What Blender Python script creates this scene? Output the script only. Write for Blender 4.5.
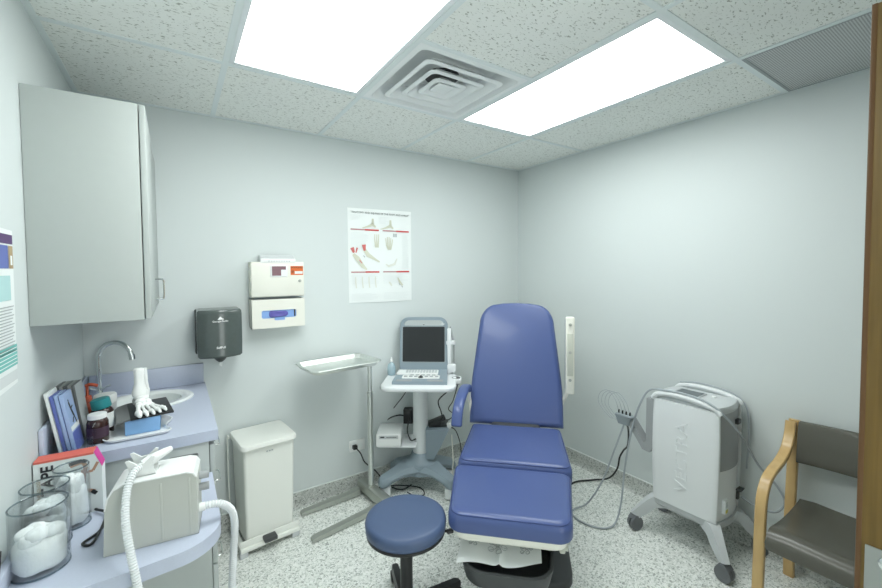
import bpy, bmesh, math, random
from mathutils import Matrix, Vector
random.seed(7)
R = math.radians
PI = math.pi
SC = bpy.context.scene
COL = SC.collection
for o in list(bpy.data.objects):
    bpy.data.objects.remove(o)

# ------------------------------------------------------------------ camera, light, exposure
H = 2.45            # ceiling height
W = 3.022           # left wall at x = -W, right wall x = 0, back wall y = 0
YF = -3.45          # front wall (with the doorway the picture is taken from)
cam_d = bpy.data.cameras.new('camera')
cam = bpy.data.objects.new('camera', cam_d)
COL.objects.link(cam)
SC.camera = cam
yaw, pitch, roll = 0.5892, -0.0367, -0.0075
fw = Vector((math.sin(yaw) * math.cos(pitch), math.cos(yaw) * math.cos(pitch), math.sin(pitch)))
rt = fw.cross(Vector((0, 0, 1))).normalized()
up = rt.cross(fw)
r2 = rt * math.cos(roll) + up * math.sin(roll)
u2 = up * math.cos(roll) - rt * math.sin(roll)
m = Matrix((r2, u2, -fw)).transposed().to_4x4()
m.translation = Vector((-2.6262, -2.6979, 1.559))
cam.matrix_world = m
cam_d.sensor_fit = 'HORIZONTAL'
cam_d.sensor_width = 36.0
cam_d.lens = 402.2 / 882 * 36
cam_d.shift_x = (441 - 443.9) / 882
cam_d.shift_y = (283.9 - 294) / 882
cam_d.clip_start = 0.02

world = bpy.data.worlds.new('world')
SC.world = world
world.use_nodes = True
bg = world.node_tree.nodes['Background']
bg.inputs[0].default_value = (0.95, 1.0, 0.99, 1)
bg.inputs[1].default_value = 2.6
PANEL_STRENGTH = 7.0
PANEL_COLOR = (0.955, 1.0, 0.985)
SC.view_settings.view_transform = 'Standard'
SC.view_settings.look = 'None'
SC.view_settings.gamma = 1.0
SC.view_settings.use_curve_mapping = False
SC.view_settings.exposure = 0.54

# ------------------------------------------------------------------ materials
def mat(name, col, rough=0.5, metal=0.0, spec=0.5, trans=0.0, emit=0.0, noise=None, bump=None, coat=0.0, ior=1.45, alpha=1.0):
    mt = bpy.data.materials.new(name)
    mt.use_nodes = True
    nt = mt.node_tree
    b = nt.nodes['Principled BSDF']
    b.inputs['Base Color'].default_value = (*col, 1)
    b.inputs['Roughness'].default_value = rough
    b.inputs['Metallic'].default_value = metal
    b.inputs['Specular IOR Level'].default_value = spec
    b.inputs['Transmission Weight'].default_value = trans
    b.inputs['IOR'].default_value = ior
    b.inputs['Coat Weight'].default_value = coat
    b.inputs['Alpha'].default_value = alpha
    if emit:
        b.inputs['Emission Color'].default_value = (*col, 1)
        b.inputs['Emission Strength'].default_value = emit
    tc = nt.nodes.new('ShaderNodeTexCoord')
    if noise:                                   # (scale, amount): gentle colour variation
        n = nt.nodes.new('ShaderNodeTexNoise'); n.inputs['Scale'].default_value = noise[0]; n.inputs['Detail'].default_value = 4
        nt.links.new(tc.outputs['Object'], n.inputs['Vector'])
        mx = nt.nodes.new('ShaderNodeMixRGB'); mx.blend_type = 'MIX'
        k = noise[1]
        mx.inputs[1].default_value = (*[c * (1 - k) for c in col], 1)
        mx.inputs[2].default_value = (*[min(1, c * (1 + k)) for c in col], 1)
        nt.links.new(n.outputs['Fac'], mx.inputs[0])
        nt.links.new(mx.outputs[0], b.inputs['Base Color'])
    if bump:                                    # (scale, strength, distance)
        n = nt.nodes.new('ShaderNodeTexNoise'); n.inputs['Scale'].default_value = bump[0]; n.inputs['Detail'].default_value = 3
        nt.links.new(tc.outputs['Object'], n.inputs['Vector'])
        bp = nt.nodes.new('ShaderNodeBump'); bp.inputs['Strength'].default_value = bump[1]; bp.inputs['Distance'].default_value = bump[2]
        nt.links.new(n.outputs['Fac'], bp.inputs['Height'])
        nt.links.new(bp.outputs[0], b.inputs['Normal'])
    return mt

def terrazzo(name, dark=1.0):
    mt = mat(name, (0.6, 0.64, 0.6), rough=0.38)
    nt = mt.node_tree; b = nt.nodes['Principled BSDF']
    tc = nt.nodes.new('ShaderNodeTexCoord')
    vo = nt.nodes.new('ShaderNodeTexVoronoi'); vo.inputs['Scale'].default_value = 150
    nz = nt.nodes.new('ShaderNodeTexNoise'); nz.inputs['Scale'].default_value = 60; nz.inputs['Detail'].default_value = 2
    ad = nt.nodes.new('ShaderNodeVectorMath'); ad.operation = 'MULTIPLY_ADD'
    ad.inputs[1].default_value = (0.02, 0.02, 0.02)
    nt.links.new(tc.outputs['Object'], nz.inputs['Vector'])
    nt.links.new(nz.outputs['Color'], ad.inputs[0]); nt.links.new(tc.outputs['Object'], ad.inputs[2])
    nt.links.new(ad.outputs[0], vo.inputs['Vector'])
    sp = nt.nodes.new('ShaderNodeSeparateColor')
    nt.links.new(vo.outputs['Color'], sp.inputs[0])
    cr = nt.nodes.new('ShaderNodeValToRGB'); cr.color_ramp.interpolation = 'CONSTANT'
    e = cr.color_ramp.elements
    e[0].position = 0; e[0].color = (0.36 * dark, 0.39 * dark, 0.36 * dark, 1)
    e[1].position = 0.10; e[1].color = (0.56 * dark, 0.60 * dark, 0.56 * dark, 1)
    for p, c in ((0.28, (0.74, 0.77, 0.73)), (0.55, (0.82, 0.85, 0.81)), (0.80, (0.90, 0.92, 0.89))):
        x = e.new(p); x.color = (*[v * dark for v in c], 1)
    nt.links.new(sp.outputs[0], cr.inputs[0]); nt.links.new(cr.outputs[0], b.inputs['Base Color'])
    return mt

def acoustic(name):
    mt = mat(name, (0.7, 0.74, 0.7), rough=0.95, spec=0.1)
    nt = mt.node_tree; b = nt.nodes['Principled BSDF']
    tc = nt.nodes.new('ShaderNodeTexCoord')
    mp = nt.nodes.new('ShaderNodeMapping'); mp.inputs['Scale'].default_value = (1.0, 2.1, 1.0)
    nt.links.new(tc.outputs['Object'], mp.inputs['Vector'])
    n = nt.nodes.new('ShaderNodeTexNoise'); n.inputs['Scale'].default_value = 62; n.inputs['Detail'].default_value = 2.5
    n.inputs['Distortion'].default_value = 0.8
    nt.links.new(mp.outputs[0], n.inputs['Vector'])
    cr = nt.nodes.new('ShaderNodeValToRGB'); e = cr.color_ramp.elements
    e[0].position = 0.345; e[0].color = (0.44, 0.45, 0.41, 1)
    e[1].position = 0.395; e[1].color = (0.90, 0.92, 0.885, 1)
    nt.links.new(n.outputs['Fac'], cr.inputs[0]); nt.links.new(cr.outputs[0], b.inputs['Base Color'])
    bp = nt.nodes.new('ShaderNodeBump'); bp.inputs['Strength'].default_value = 0.6; bp.inputs['Distance'].default_value = 0.003
    nt.links.new(cr.outputs[0], bp.inputs['Height']); nt.links.new(bp.outputs[0], b.inputs['Normal'])
    return mt

def woodmat(name, c1, c2, rough, axis_scale, scale):
    mt = mat(name, c1, rough=rough, coat=0.15)
    nt = mt.node_tree; b = nt.nodes['Principled BSDF']
    tc = nt.nodes.new('ShaderNodeTexCoord')
    mp = nt.nodes.new('ShaderNodeMapping'); mp.inputs['Scale'].default_value = axis_scale
    nt.links.new(tc.outputs['Object'], mp.inputs['Vector'])
    n = nt.nodes.new('ShaderNodeTexNoise'); n.inputs['Scale'].default_value = scale; n.inputs['Detail'].default_value = 5
    nt.links.new(mp.outputs[0], n.inputs['Vector'])
    cr = nt.nodes.new('ShaderNodeValToRGB'); e = cr.color_ramp.elements
    e[0].position = 0.35; e[0].color = (*c2, 1); e[1].position = 0.65; e[1].color = (*c1, 1)
    nt.links.new(n.outputs['Fac'], cr.inputs[0]); nt.links.new(cr.outputs[0], b.inputs['Base Color'])
    return mt

def perforated(name):
    mt = mat(name, (0.3, 0.32, 0.33), rough=0.6)
    nt = mt.node_tree; b = nt.nodes['Principled BSDF']
    tc = nt.nodes.new('ShaderNodeTexCoord')
    vo = nt.nodes.new('ShaderNodeTexVoronoi'); vo.inputs['Scale'].default_value = 120; vo.inputs['Randomness'].default_value = 0
    nt.links.new(tc.outputs['Object'], vo.inputs['Vector'])
    cr = nt.nodes.new('ShaderNodeValToRGB'); e = cr.color_ramp.elements
    e[0].position = 0.30; e[0].color = (0.20, 0.21, 0.215, 1); e[1].position = 0.36; e[1].color = (0.60, 0.62, 0.62, 1)
    nt.links.new(vo.outputs['Distance'], cr.inputs[0]); nt.links.new(cr.outputs[0], b.inputs['Base Color'])
    return mt

M = dict(
    wall=mat('wall_paint', (0.665, 0.715, 0.712), 0.55, spec=0.3, bump=(220, 0.06, 0.002)),
    tile=acoustic('acoustic_tile'),
    tbar=mat('grid_metal', (0.80, 0.86, 0.86), 0.45),
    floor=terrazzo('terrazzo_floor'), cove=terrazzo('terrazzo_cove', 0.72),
    covetop=mat('cove_cap', (0.70, 0.74, 0.72), 0.5),
    panel=mat('light_diffuser', PANEL_COLOR, 0.6, emit=PANEL_STRENGTH),
    lightframe=mat('light_frame_white', (0.86, 0.90, 0.92), 0.4),
    vent=mat('vent_white', (0.88, 0.91, 0.91), 0.4), ventdark=mat('duct_dark', (0.04, 0.045, 0.045), 0.8),
    perf=perforated('perforated_grille'), grillmetal=mat('grille_metal', (0.33, 0.36, 0.37), 0.5),
    cab=mat('cabinet_laminate', (0.48, 0.52, 0.505), 0.42, noise=(30, 0.02)),
    cabin=mat('cabinet_edge_dark', (0.18, 0.19, 0.18), 0.6),
    counter=mat('blue_laminate', (0.53, 0.58, 0.70), 0.35, noise=(180, 0.05)),
    ceramic=mat('sink_ceramic', (0.82, 0.86, 0.85), 0.15, coat=0.3),
    chrome=mat('chrome', (0.75, 0.78, 0.78), 0.12, metal=1.0),
    steel=mat('brushed_steel', (0.72, 0.75, 0.72), 0.36, metal=1.0, noise=(90, 0.06)),
    steeldull=mat('dull_steel', (0.50, 0.52, 0.48), 0.45, metal=0.9),
    smoke=mat('smoked_plastic', (0.085, 0.105, 0.10), 0.22, coat=0.3, noise=(60, 0.12)),
    smokedark=mat('dark_plastic', (0.03, 0.036, 0.036), 0.35),
    cream=mat('cream_enamel', (0.83, 0.83, 0.75), 0.4),
    creamdark=mat('cream_shade_metal', (0.60, 0.62, 0.54), 0.4),
    binmat=mat('bin_enamel', (0.84, 0.86, 0.81), 0.4),
    white=mat('white_plastic', (0.86, 0.88, 0.87), 0.35), paper=mat('white_paper', (0.84, 0.88, 0.87), 0.7),
    blue=mat('blue_vinyl', (0.066, 0.100, 0.255), 0.34, bump=(260, 0.10, 0.002), coat=0.1),
    bluestool=mat('slate_blue_vinyl', (0.068, 0.105, 0.20), 0.42, bump=(320, 0.12, 0.002)),
    pip=mat('navy_piping', (0.040, 0.065, 0.20), 0.4),
    black=mat('black_plastic', (0.018, 0.019, 0.02), 0.4), rubber=mat('black_rubber', (0.03, 0.03, 0.03), 0.7),
    dark=mat('charcoal_plastic', (0.055, 0.06, 0.062), 0.45),
    grey=mat('grey_plastic', (0.30, 0.345, 0.37), 0.4), midgrey=mat('mid_grey_plastic', (0.36, 0.38, 0.39), 0.45),
    lightgrey=mat('light_grey_plastic', (0.56, 0.59, 0.60), 0.4), usblue=mat('blue_grey_plastic', (0.27, 0.335, 0.38), 0.38),
    cartwhite=mat('cart_white', (0.80, 0.83, 0.84), 0.35), wheel=mat('wheel_grey', (0.15, 0.16, 0.17), 0.5),
    screen=mat('dark_screen', (0.022, 0.025, 0.027), 0.28), screengrey=mat('grey_display', (0.10, 0.12, 0.13), 0.15),
    wood=woodmat('beech', (0.62, 0.43, 0.19), (0.52, 0.34, 0.14), 0.32, (1, 1, 0.3), 18),
    doorwood=woodmat('oak_veneer_door', (0.185, 0.112, 0.024), (0.125, 0.075, 0.014), 0.45, (14, 14, 0.6), 6),
    doorband=mat('door_edge_band', (0.12, 0.060, 0.022), 0.4), doormetal=mat('door_plate', (0.40, 0.42, 0.40), 0.4, metal=0.7),
    seatgrey=mat('taupe_vinyl', (0.10, 0.098, 0.080), 0.25, bump=(200, 0.08, 0.002)),
    bone=mat('bone_white', (0.84, 0.86, 0.84), 0.5, bump=(120, 0.2, 0.002)),
    cotton=mat('cotton', (0.93, 0.95, 0.94), 0.95, spec=0.1, bump=(140, 0.4, 0.004)),
    boxblue=mat('light_blue_card', (0.23, 0.43, 0.72), 0.6), brown=mat('amber_bottle', (0.035, 0.012, 0.010), 0.2, coat=0.3),
    brownlabel=mat('dark_label', (0.06, 0.03, 0.05), 0.4), teal=mat('teal_cap', (0.03, 0.27, 0.29), 0.4), orange=mat('orange_plastic', (0.62, 0.13, 0.07), 0.4),
    red=mat('print_red', (0.60, 0.07, 0.07), 0.6), coral=mat('print_coral', (0.72, 0.16, 0.12), 0.5), magenta=mat('print_magenta', (0.68, 0.05, 0.32), 0.5),
    ink=mat('print_black', (0.03, 0.03, 0.035), 0.6), inkgrey=mat('print_grey', (0.45, 0.48, 0.49), 0.7), inkgrey2=mat('print_dark_grey', (0.16, 0.17, 0.18), 0.7), inkfaint=mat('print_faint_grey', (0.74, 0.78, 0.78), 0.7), inkpale=mat('print_pale_grey', (0.66, 0.70, 0.70), 0.7),
    bonetan=mat('print_tan', (0.66, 0.67, 0.55), 0.7), bonepale=mat('print_pale_tan', (0.74, 0.76, 0.69), 0.7), muscle=mat('print_muscle', (0.62, 0.16, 0.15), 0.7), skin=mat('print_skin', (0.52, 0.30, 0.20), 0.6),
    pblue=mat('print_blue', (0.12, 0.16, 0.46), 0.4), plblue=mat('print_light_blue', (0.36, 0.48, 0.74), 0.35), purple=mat('print_purple', (0.10, 0.05, 0.16), 0.5),
    ptan=mat('print_gold', (0.45, 0.34, 0.20), 0.6), pteal=mat('print_teal', (0.18, 0.52, 0.48), 0.6), plteal=mat('print_light_teal', (0.45, 0.68, 0.68), 0.6),
    bgrey=mat('brochure_grey', (0.16, 0.17, 0.17), 0.35), bmid=mat('brochure_mid_grey', (0.34, 0.35, 0.34), 0.35),
    window=mat('sharps_window', (0.22, 0.12, 0.14), 0.2), hazard=mat('hazard_orange', (0.72, 0.16, 0.035), 0.5),
    glove=mat('violet_glove', (0.13, 0.12, 0.42), 0.5), gbox=mat('glove_box_blue', (0.25, 0.42, 0.78), 0.5),
    cablegrey=mat('grey_cable', (0.38, 0.42, 0.45), 0.45), bottleblue=mat('pale_blue_bottle', (0.55, 0.72, 0.80), 0.25, trans=0.3),
    hose=mat('grey_white_hose', (0.76, 0.79, 0.80), 0.5), device=mat('device_grey', (0.52, 0.54, 0.50), 0.42), devtop=mat('device_top', (0.80, 0.82, 0.81), 0.4),
    yellow=mat('print_yellow', (0.75, 0.66, 0.10), 0.6),
)

def clear(name, tint):
    mt = bpy.data.materials.new(name); mt.use_nodes = True; nt = mt.node_tree; nt.nodes.clear()
    out = nt.nodes.new('ShaderNodeOutputMaterial'); mx = nt.nodes.new('ShaderNodeMixShader')
    tr = nt.nodes.new('ShaderNodeBsdfTransparent'); tr.inputs[0].default_value = (*tint, 1)
    gl = nt.nodes.new('ShaderNodeBsdfGlossy'); gl.inputs['Roughness'].default_value = 0.06
    lw = nt.nodes.new('ShaderNodeLayerWeight'); lw.inputs['Blend'].default_value = 0.22
    mr = nt.nodes.new('ShaderNodeMath'); mr.operation = 'MULTIPLY_ADD'; mr.inputs[1].default_value = 0.55; mr.inputs[2].default_value = 0.03
    nt.links.new(lw.outputs['Facing'], mr.inputs[0]); nt.links.new(mr.outputs[0], mx.inputs[0])
    nt.links.new(tr.outputs[0], mx.inputs[1]); nt.links.new(gl.outputs[0], mx.inputs[2]); nt.links.new(mx.outputs[0], out.inputs[0])
    return mt
M['glass'] = clear('clear_acrylic', (0.975, 0.99, 0.995))
M['rim'] = clear('clear_acrylic_rim', (0.66, 0.73, 0.76))

# ------------------------------------------------------------------ mesh builder
class MB:
    def __init__(s):
        s.v = []; s.f = []; s.mi = []; s.T = Matrix.Identity(4); s.k = 0
    def at(s, x=0, y=0, z=0, rz=0, rx=0, ry=0):
        s.T = Matrix.Translation((x, y, z)) @ Matrix.Rotation(rz, 4, 'Z') @ Matrix.Rotation(rx, 4, 'X') @ Matrix.Rotation(ry, 4, 'Y'); return s
    def reset(s):
        s.T = Matrix.Identity(4); return s
    def mat(s, k):
        s.k = k; return s
    def add(s, vs, fs):
        n = len(s.v)
        s.v += [tuple(s.T @ Vector(p)) for p in vs]
        s.f += [tuple(i + n for i in f) for f in fs]
        s.mi += [s.k] * len(fs); return s
    def box(s, c, d, r=0, seg=2):
        if r <= 0:
            x, y, z = [q / 2 for q in d]
            vs = [(c[0] + a * x, c[1] + b * y, c[2] + e * z) for a in (-1, 1) for b in (-1, 1) for e in (-1, 1)]
            return s.add(vs, [(0, 1, 3, 2), (4, 6, 7, 5), (0, 4, 5, 1), (2, 3, 7, 6), (0, 2, 6, 4), (1, 5, 7, 3)])
        bm = bmesh.new(); bmesh.ops.create_cube(bm, size=1)
        for v in bm.verts: v.co = Vector((v.co.x * d[0] + c[0], v.co.y * d[1] + c[1], v.co.z * d[2] + c[2]))
        bmesh.ops.bevel(bm, geom=list(bm.edges), offset=min(r, min(d) * 0.49), segments=seg, profile=0.5, affect='EDGES')
        bm.verts.index_update()
        s.add([tuple(v.co) for v in bm.verts], [[v.index for v in f.verts] for f in bm.faces]); bm.free(); return s
    def span(s, a, b, r=0, seg=2):
        return s.box([(p + q) / 2 for p, q in zip(a, b)], [abs(q - p) for p, q in zip(a, b)], r, seg)
    def quad(s, a, b, c, d): return s.add([a, b, c, d], [(0, 1, 2, 3)])
    def loops(s, L, cap=True, closed=True):
        n = len(L[0]); vs = [p for l in L for p in l]; fs = []
        for i in range(len(L) - 1):
            for j in range(n if closed else n - 1):
                k = (j + 1) % n; fs.append((i * n + j, i * n + k, (i + 1) * n + k, (i + 1) * n + j))
        if cap:
            fs.append(tuple(range(n - 1, -1, -1))); fs.append(tuple((len(L) - 1) * n + j for j in range(n)))
        return s.add(vs, fs)
    def lathe(s, prof, c=(0, 0, 0), n=28, sx=1, sy=1, cap=True):
        return s.loops([[(c[0] + r * sx * math.cos(2 * PI * j / n), c[1] + r * sy * math.sin(2 * PI * j / n), c[2] + z) for j in range(n)] for r, z in prof], cap)
    def cyl(s, a, b, r, r2_=None, n=16):
        return s.tube([a, b], [r, r if r2_ is None else r2_], n)
    def tube(s, pts, r, n=10, cap=True, flat=1.0):
        P = [Vector(p) for p in pts]; L = []
        rr = r if isinstance(r, (list, tuple)) else [r] * len(P)
        t0 = (P[1] - P[0]).normalized(); a = t0.orthogonal().normalized()
        for i, p in enumerate(P):
            t = (P[min(i + 1, len(P) - 1)] - P[max(i - 1, 0)]).normalized()
            a = (a - t * a.dot(t)).normalized(); b = t.cross(a)
            L.append([tuple(p + (a * math.cos(2 * PI * j / n) + b * flat * math.sin(2 * PI * j / n)) * rr[i]) for j in range(n)])
        return s.loops(L, cap)
    def prism(s, pts, z0, z1, r=0, seg=3, rb=None):
        # outline in XY from z0 to z1, top rounded by r, bottom by rb
        rb = 0 if rb is None else rb
        cx = sum(p[0] for p in pts) / len(pts); cy = sum(p[1] for p in pts) / len(pts)
        hx = max(abs(p[0] - cx) for p in pts); hy = max(abs(p[1] - cy) for p in pts)
        def lp(off, z): return [(cx + (p[0] - cx) * (1 - off / hx), cy + (p[1] - cy) * (1 - off / hy), z) for p in pts]
        L = []
        if rb:
            for i in range(seg + 1):
                a = PI / 2 * i / seg; L.append(lp(rb * (1 - math.sin(a)), z0 + rb * (1 - math.cos(a))))
        else: L.append(lp(0, z0))
        if r:
            for i in range(seg + 1):
                a = PI / 2 * i / seg; L.append(lp(r * (1 - math.cos(a)), z1 - r * (1 - math.sin(a))))
        else: L.append(lp(0, z1))
        return s.loops(L)
    def ball(s, c, rx, ry=None, rz=None, n=14, m_=9):
        ry = rx if ry is None else ry; rz = rx if rz is None else rz
        L = [[(c[0] + rx * math.sin(PI * i / m_) * math.cos(2 * PI * j / n), c[1] + ry * math.sin(PI * i / m_) * math.sin(2 * PI * j / n), c[2] - rz * math.cos(PI * i / m_)) for j in range(n)] for i in range(1, m_)]
        return s.loops(L)
    def build(s, name, mats, parent=None, angle=38, smooth=True):
        me = bpy.data.meshes.new(name); me.from_pydata(s.v, [], s.f)
        mats = mats if isinstance(mats, (list, tuple)) else [mats]
        for x in mats: me.materials.append(M[x] if isinstance(x, str) else x)
        for p, k in zip(me.polygons, s.mi): p.material_index = k
        bm = bmesh.new(); bm.from_mesh(me)
        bmesh.ops.recalc_face_normals(bm, faces=bm.faces); bm.to_mesh(me); bm.free()
        if smooth:
            for p in me.polygons: p.use_smooth = True
            me.set_sharp_from_angle(angle=R(angle))
        o = bpy.data.objects.new(name, me); COL.objects.link(o)
        if parent: o.parent = parent
        return o

def rrect(hx, hy, r, n=6, cx=0, cy=0):
    out = []
    for sx, sy, a0 in ((1, 1, 0), (-1, 1, 90), (-1, -1, 180), (1, -1, 270)):
        for i in range(n + 1):
            a = R(a0 + 90 * i / n); out.append((cx + sx * (hx - r) + r * math.cos(a), cy + sy * (hy - r) + r * math.sin(a)))
    return out
def spline(pts, n=10):
    P = [Vector(p) for p in pts]; P = [P[0] * 2 - P[1]] + P + [P[-1] * 2 - P[-2]]; out = []
    for i in range(1, len(P) - 2):
        for k in range(n):
            t = k / n
            out.append(0.5 * ((2 * P[i]) + (P[i + 1] - P[i - 1]) * t + (2 * P[i - 1] - 5 * P[i] + 4 * P[i + 1] - P[i + 2]) * t * t + (3 * P[i] - P[i - 1] - 3 * P[i + 1] + P[i + 2]) * t ** 3))
    out.append(P[-2]); return out
def empty(name, label, cat, loc=(0, 0, 0), rz=0, group=None):
    o = bpy.data.objects.new(name, None); o.empty_display_size = 0.05; COL.objects.link(o)
    o.location = loc; o.rotation_euler = (0, 0, rz); return tag(o, label, cat, group)
def tag(o, label, cat, group=None):
    o['label'] = label; o['category'] = cat
    if group: o['group'] = group
    return o
def struct(o): o['kind'] = 'structure'; return o
def text(name, body, size, material, parent, T, align='CENTER', ext=0.0004, sx=1.0, bold=0.0):
    cu = bpy.data.curves.new(name, 'FONT'); cu.body = body; cu.size = size; cu.align_x = align; cu.align_y = 'CENTER'
    cu.extrude = ext; cu.resolution_u = 3; cu.offset = bold
    t = bpy.data.objects.new(name, cu); COL.objects.link(t)
    dg = bpy.context.evaluated_depsgraph_get(); dg.update()
    me = bpy.data.meshes.new_from_object(t.evaluated_get(dg)); bpy.data.objects.remove(t)
    me.transform(T @ Matrix.Diagonal((sx, 1, 1, 1))); me.materials.clear(); me.materials.append(M[material])
    o = bpy.data.objects.new(name, me); COL.objects.link(o)
    if parent: o.parent = parent
    return o
def frame(origin, xdir, ydir):
    x = Vector(xdir).normalized(); y = Vector(ydir).normalized(); z = x.cross(y)
    T = Matrix((x, y, z)).transposed().to_4x4(); T.translation = Vector(origin); return T
def cable(name, pts, r, material, label, cat='cable', n=8, parent=None):
    o = MB().tube(spline(pts), r, n).build(name, material, parent)
    if label: tag(o, label, cat)
    return o
def hosemesh(pts, r, pitch, n=14, depth=0.12):
    S = spline(pts, 30); out = [S[0]]; acc = 0; step = pitch / 4
    for a, b in zip(S, S[1:]):
        d = (b - a).length; p = 0
        while acc + d - p >= step:
            p += step - acc; acc = 0; out.append(a.lerp(b, p / d))
        acc += d - p
    rad = [r * (1 - depth * (1 if (i % 4) in (2, 3) else 0)) for i in range(len(out))]
    return MB().tube(out, rad, n)

# ------------------------------------------------------------------ the room
ga, gb, gt = 0.717, 0.594, 0.6096        # ceiling grid: rear row, right column, module
gx = [-W, -gb - 3 * gt, -gb - 2 * gt, -gb - gt, -gb, 0]
gy = [YF, -ga - 4 * gt, -ga - 2 * gt, -ga - gt, -ga, 0]
struct(MB().quad((-W - .1, YF - 1.2, 0), (.1, YF - 1.2, 0), (.1, .1, 0), (-W - .1, .1, 0)).build('floor', 'floor'))
b = MB()
LIGHTS = [((gx[1], gy[2]), (gx[2], gy[4])), ((gx[3], gy[2]), (gx[4], gy[4]))]
skip = {(1, 2), (1, 3), (3, 2), (3, 3), (2, 3), (4, 1)}
for i in range(5):
    for j in range(5):
        if (i, j) in skip: continue
        b.span((gx[i], gy[j], H), (gx[i + 1], gy[j + 1], H + .016))
# the part of the right column behind the grille opening
b.span((gx[4], gy[1], H), (gx[5], gy[2] - gt, H + .016))
struct(b.build('ceiling', 'tile', smooth=False))
struct(MB().quad((-W - .1, YF - .1, H + .3), (.1, YF - .1, H + .3), (.1, .1, H + .3), (-W - .1, .1, H + .3)).build('ceiling_slab', 'ventdark'))
def wall(name, a, c): struct(MB().span(a, c).build(name, 'wall', smooth=False))
wall('wall_back', (-W - .1, 0, 0), (.1, .1, H + .3))
wall('wall_right', (0, YF - .1, 0), (.1, 0, H + .3))
wall('wall_left', (-W - .1, YF - .1, 0), (-W, 0, H + .3))
b = MB().span((-1.46, YF - .1, 0), (0, YF, H + .3)); b.span((-W, YF - .1, 0), (-2.42, YF, H + .3)); b.span((-2.42, YF - .1, 2.1), (-1.46, YF, H + .3))
struct(b.build('wall_front', 'wall', smooth=False))
b = MB()
for x0, x1 in ((-2.46, -2.40), (-1.48, -1.42)): b.span((x0, YF - .11, 0), (x1, YF + .012, 2.12), .004)
b.span((-2.46, YF - .11, 2.08), (-1.42, YF + .012, 2.14), .004)
struct(b.build('trim_1', 'doorwood'))
def cove(name, pts):          # profile: height 0.104 with a small foot radius and a pale cap strip
    b = MB()
    (x0, y0), (x1, y1), (nx, ny) = pts
    prof = [(0, 0), (.028, 0), (.014, .006), (.009, .016), (.008, .03), (.008, .100), (0, .100)]
    b.loops([[(x + nx * d, y + ny * d, z + .0005) for d, z in prof] for x, y in ((x0, y0), (x1, y1))])
    b.mat(1); b.loops([[(x + nx * d, y + ny * d, z) for d, z in ((0, .1005), (.009, .1005), (.009, .105), (0, .106))] for x, y in ((x0, y0), (x1, y1))])
    struct(b.build(name, ['cove', 'covetop']))
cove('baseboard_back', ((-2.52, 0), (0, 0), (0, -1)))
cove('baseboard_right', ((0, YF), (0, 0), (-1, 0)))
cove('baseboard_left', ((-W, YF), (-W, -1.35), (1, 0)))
# suspended grid: tees
b = MB(); tw = .012
for i in (1, 2, 3, 4): b.span((gx[i] - tw, YF, H - .004), (gx[i] + tw, 0, H + .03))
for j in (1, 2, 4): b.span((-W, gy[j] - tw, H - .0038), (0, gy[j] + tw, H + .03))
b.span((gx[2], gy[3] - tw, H - .0036), (gx[3], gy[3] + tw, H + .03))
b.span((gx[4], gy[2] - gt - tw, H - .0036), (gx[5], gy[2] - gt + tw, H + .03))
struct(b.build('trim_2', 'tbar', smooth=False))
b = MB(); e = .022      # wall angle
b.span((-W, -e, H - .003), (0, 0, H + .01)); b.span((-e, YF, H - .0032), (0, 0, H + .01)); b.span((-W, YF, H - .0032), (-W + e, 0, H + .01)); b.span((-W, YF, H - .003), (0, YF + e, H + .01))
struct(b.build('trim_3', 'tbar', smooth=False))

# ceiling lights: frame, white tray above, glowing diffuser
for (a, c), lab in zip(LIGHTS, ('glowing ceiling light panel cut off by the picture top, sink side of the air vent',
                                'glowing ceiling light panel seen whole, between air vent and right wall')):
    cx, cy = (a[0] + c[0]) / 2, (a[1] + c[1]) / 2; hx, hy = gt / 2 - .012, gt - .012
    t = empty('ceiling_light', lab, 'ceiling light', (cx, cy, H), 0, 'recessed light panels in the ceiling')
    b = MB(); f = .022
    for s_ in (-1, 1):
        b.span((s_ * hx, -hy, -.003), (s_ * (hx - f), hy, .012), .002); b.span((-hx + f, s_ * hy, -.003), (hx - f, s_ * (hy - f), .012), .002)
    b.build('frame', 'lightframe', t)
    MB().span((-hx, -hy, .015), (hx, hy, .09)).build('housing', 'white', t)
    MB().span((-hx + f, -hy + f, .001), (hx - f, hy - f, .004)).build('diffuser', 'panel', t)
# air diffuser
vx, vy = (gx[2] + gx[3]) / 2, (gy[3] + gy[4]) / 2
t = empty('air_vent', 'square white stepped ceiling air vent between the two glowing panels', 'air vent', (vx, vy, H))
hv = gt / 2 - .012
def sqring(b, h0, z0, h1, z1, th=.003):
    q = lambda h, z: [(h, h, z), (-h, h, z), (-h, -h, z), (h, -h, z)]
    def rq(h, z): 
        r = min(.03, h * .35); return [(p[0], p[1], z) for p in rrect(h, h, r, 4)]
    b.loops([rq(h0, z0), rq(h1, z1), rq(h1 - th, z1 + th), rq(h0 - th, z0 + th)], cap=False)
b = MB()
rr = lambda h, z, r=.02: [(p[0], p[1], z) for p in rrect(h, h, r, 4)]
b.loops([rr(hv, -.004, .003), rr(hv, .004, .003), rr(.262, .002, .03), rr(.240, .040, .04), rr(.20, .062, .05)], cap=False)
b.loops([rr(hv, -.004, .003), rr(.268, -.006, .03), rr(.262, .002, .03)], cap=False)
b.build('frame', 'vent', t)
for h in (.206, .142, .082):
    b = MB(); b.loops([rr(h + .012, -.010, .03), rr(h - .008, -.014, .03), rr(h - .058, .034, .015), rr(h - .055, .038, .015), rr(h - .004, -.009, .03), rr(h + .012, -.007, .03)], cap=False)
    b.build('louvre', 'vent', t)
MB().span((-.045, -.045, -.006), (.045, .045, -.001), .002).build('center_plate', 'vent', t)
MB().lathe([(.13, .06), (.13, .16)], cap=False).build('duct_collar', 'steeldull', t)
b = MB(); b.loops([rr(.21, .058, .02), rr(.10, .07, .02)]); b.build('duct_back', 'vent', t)
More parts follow.
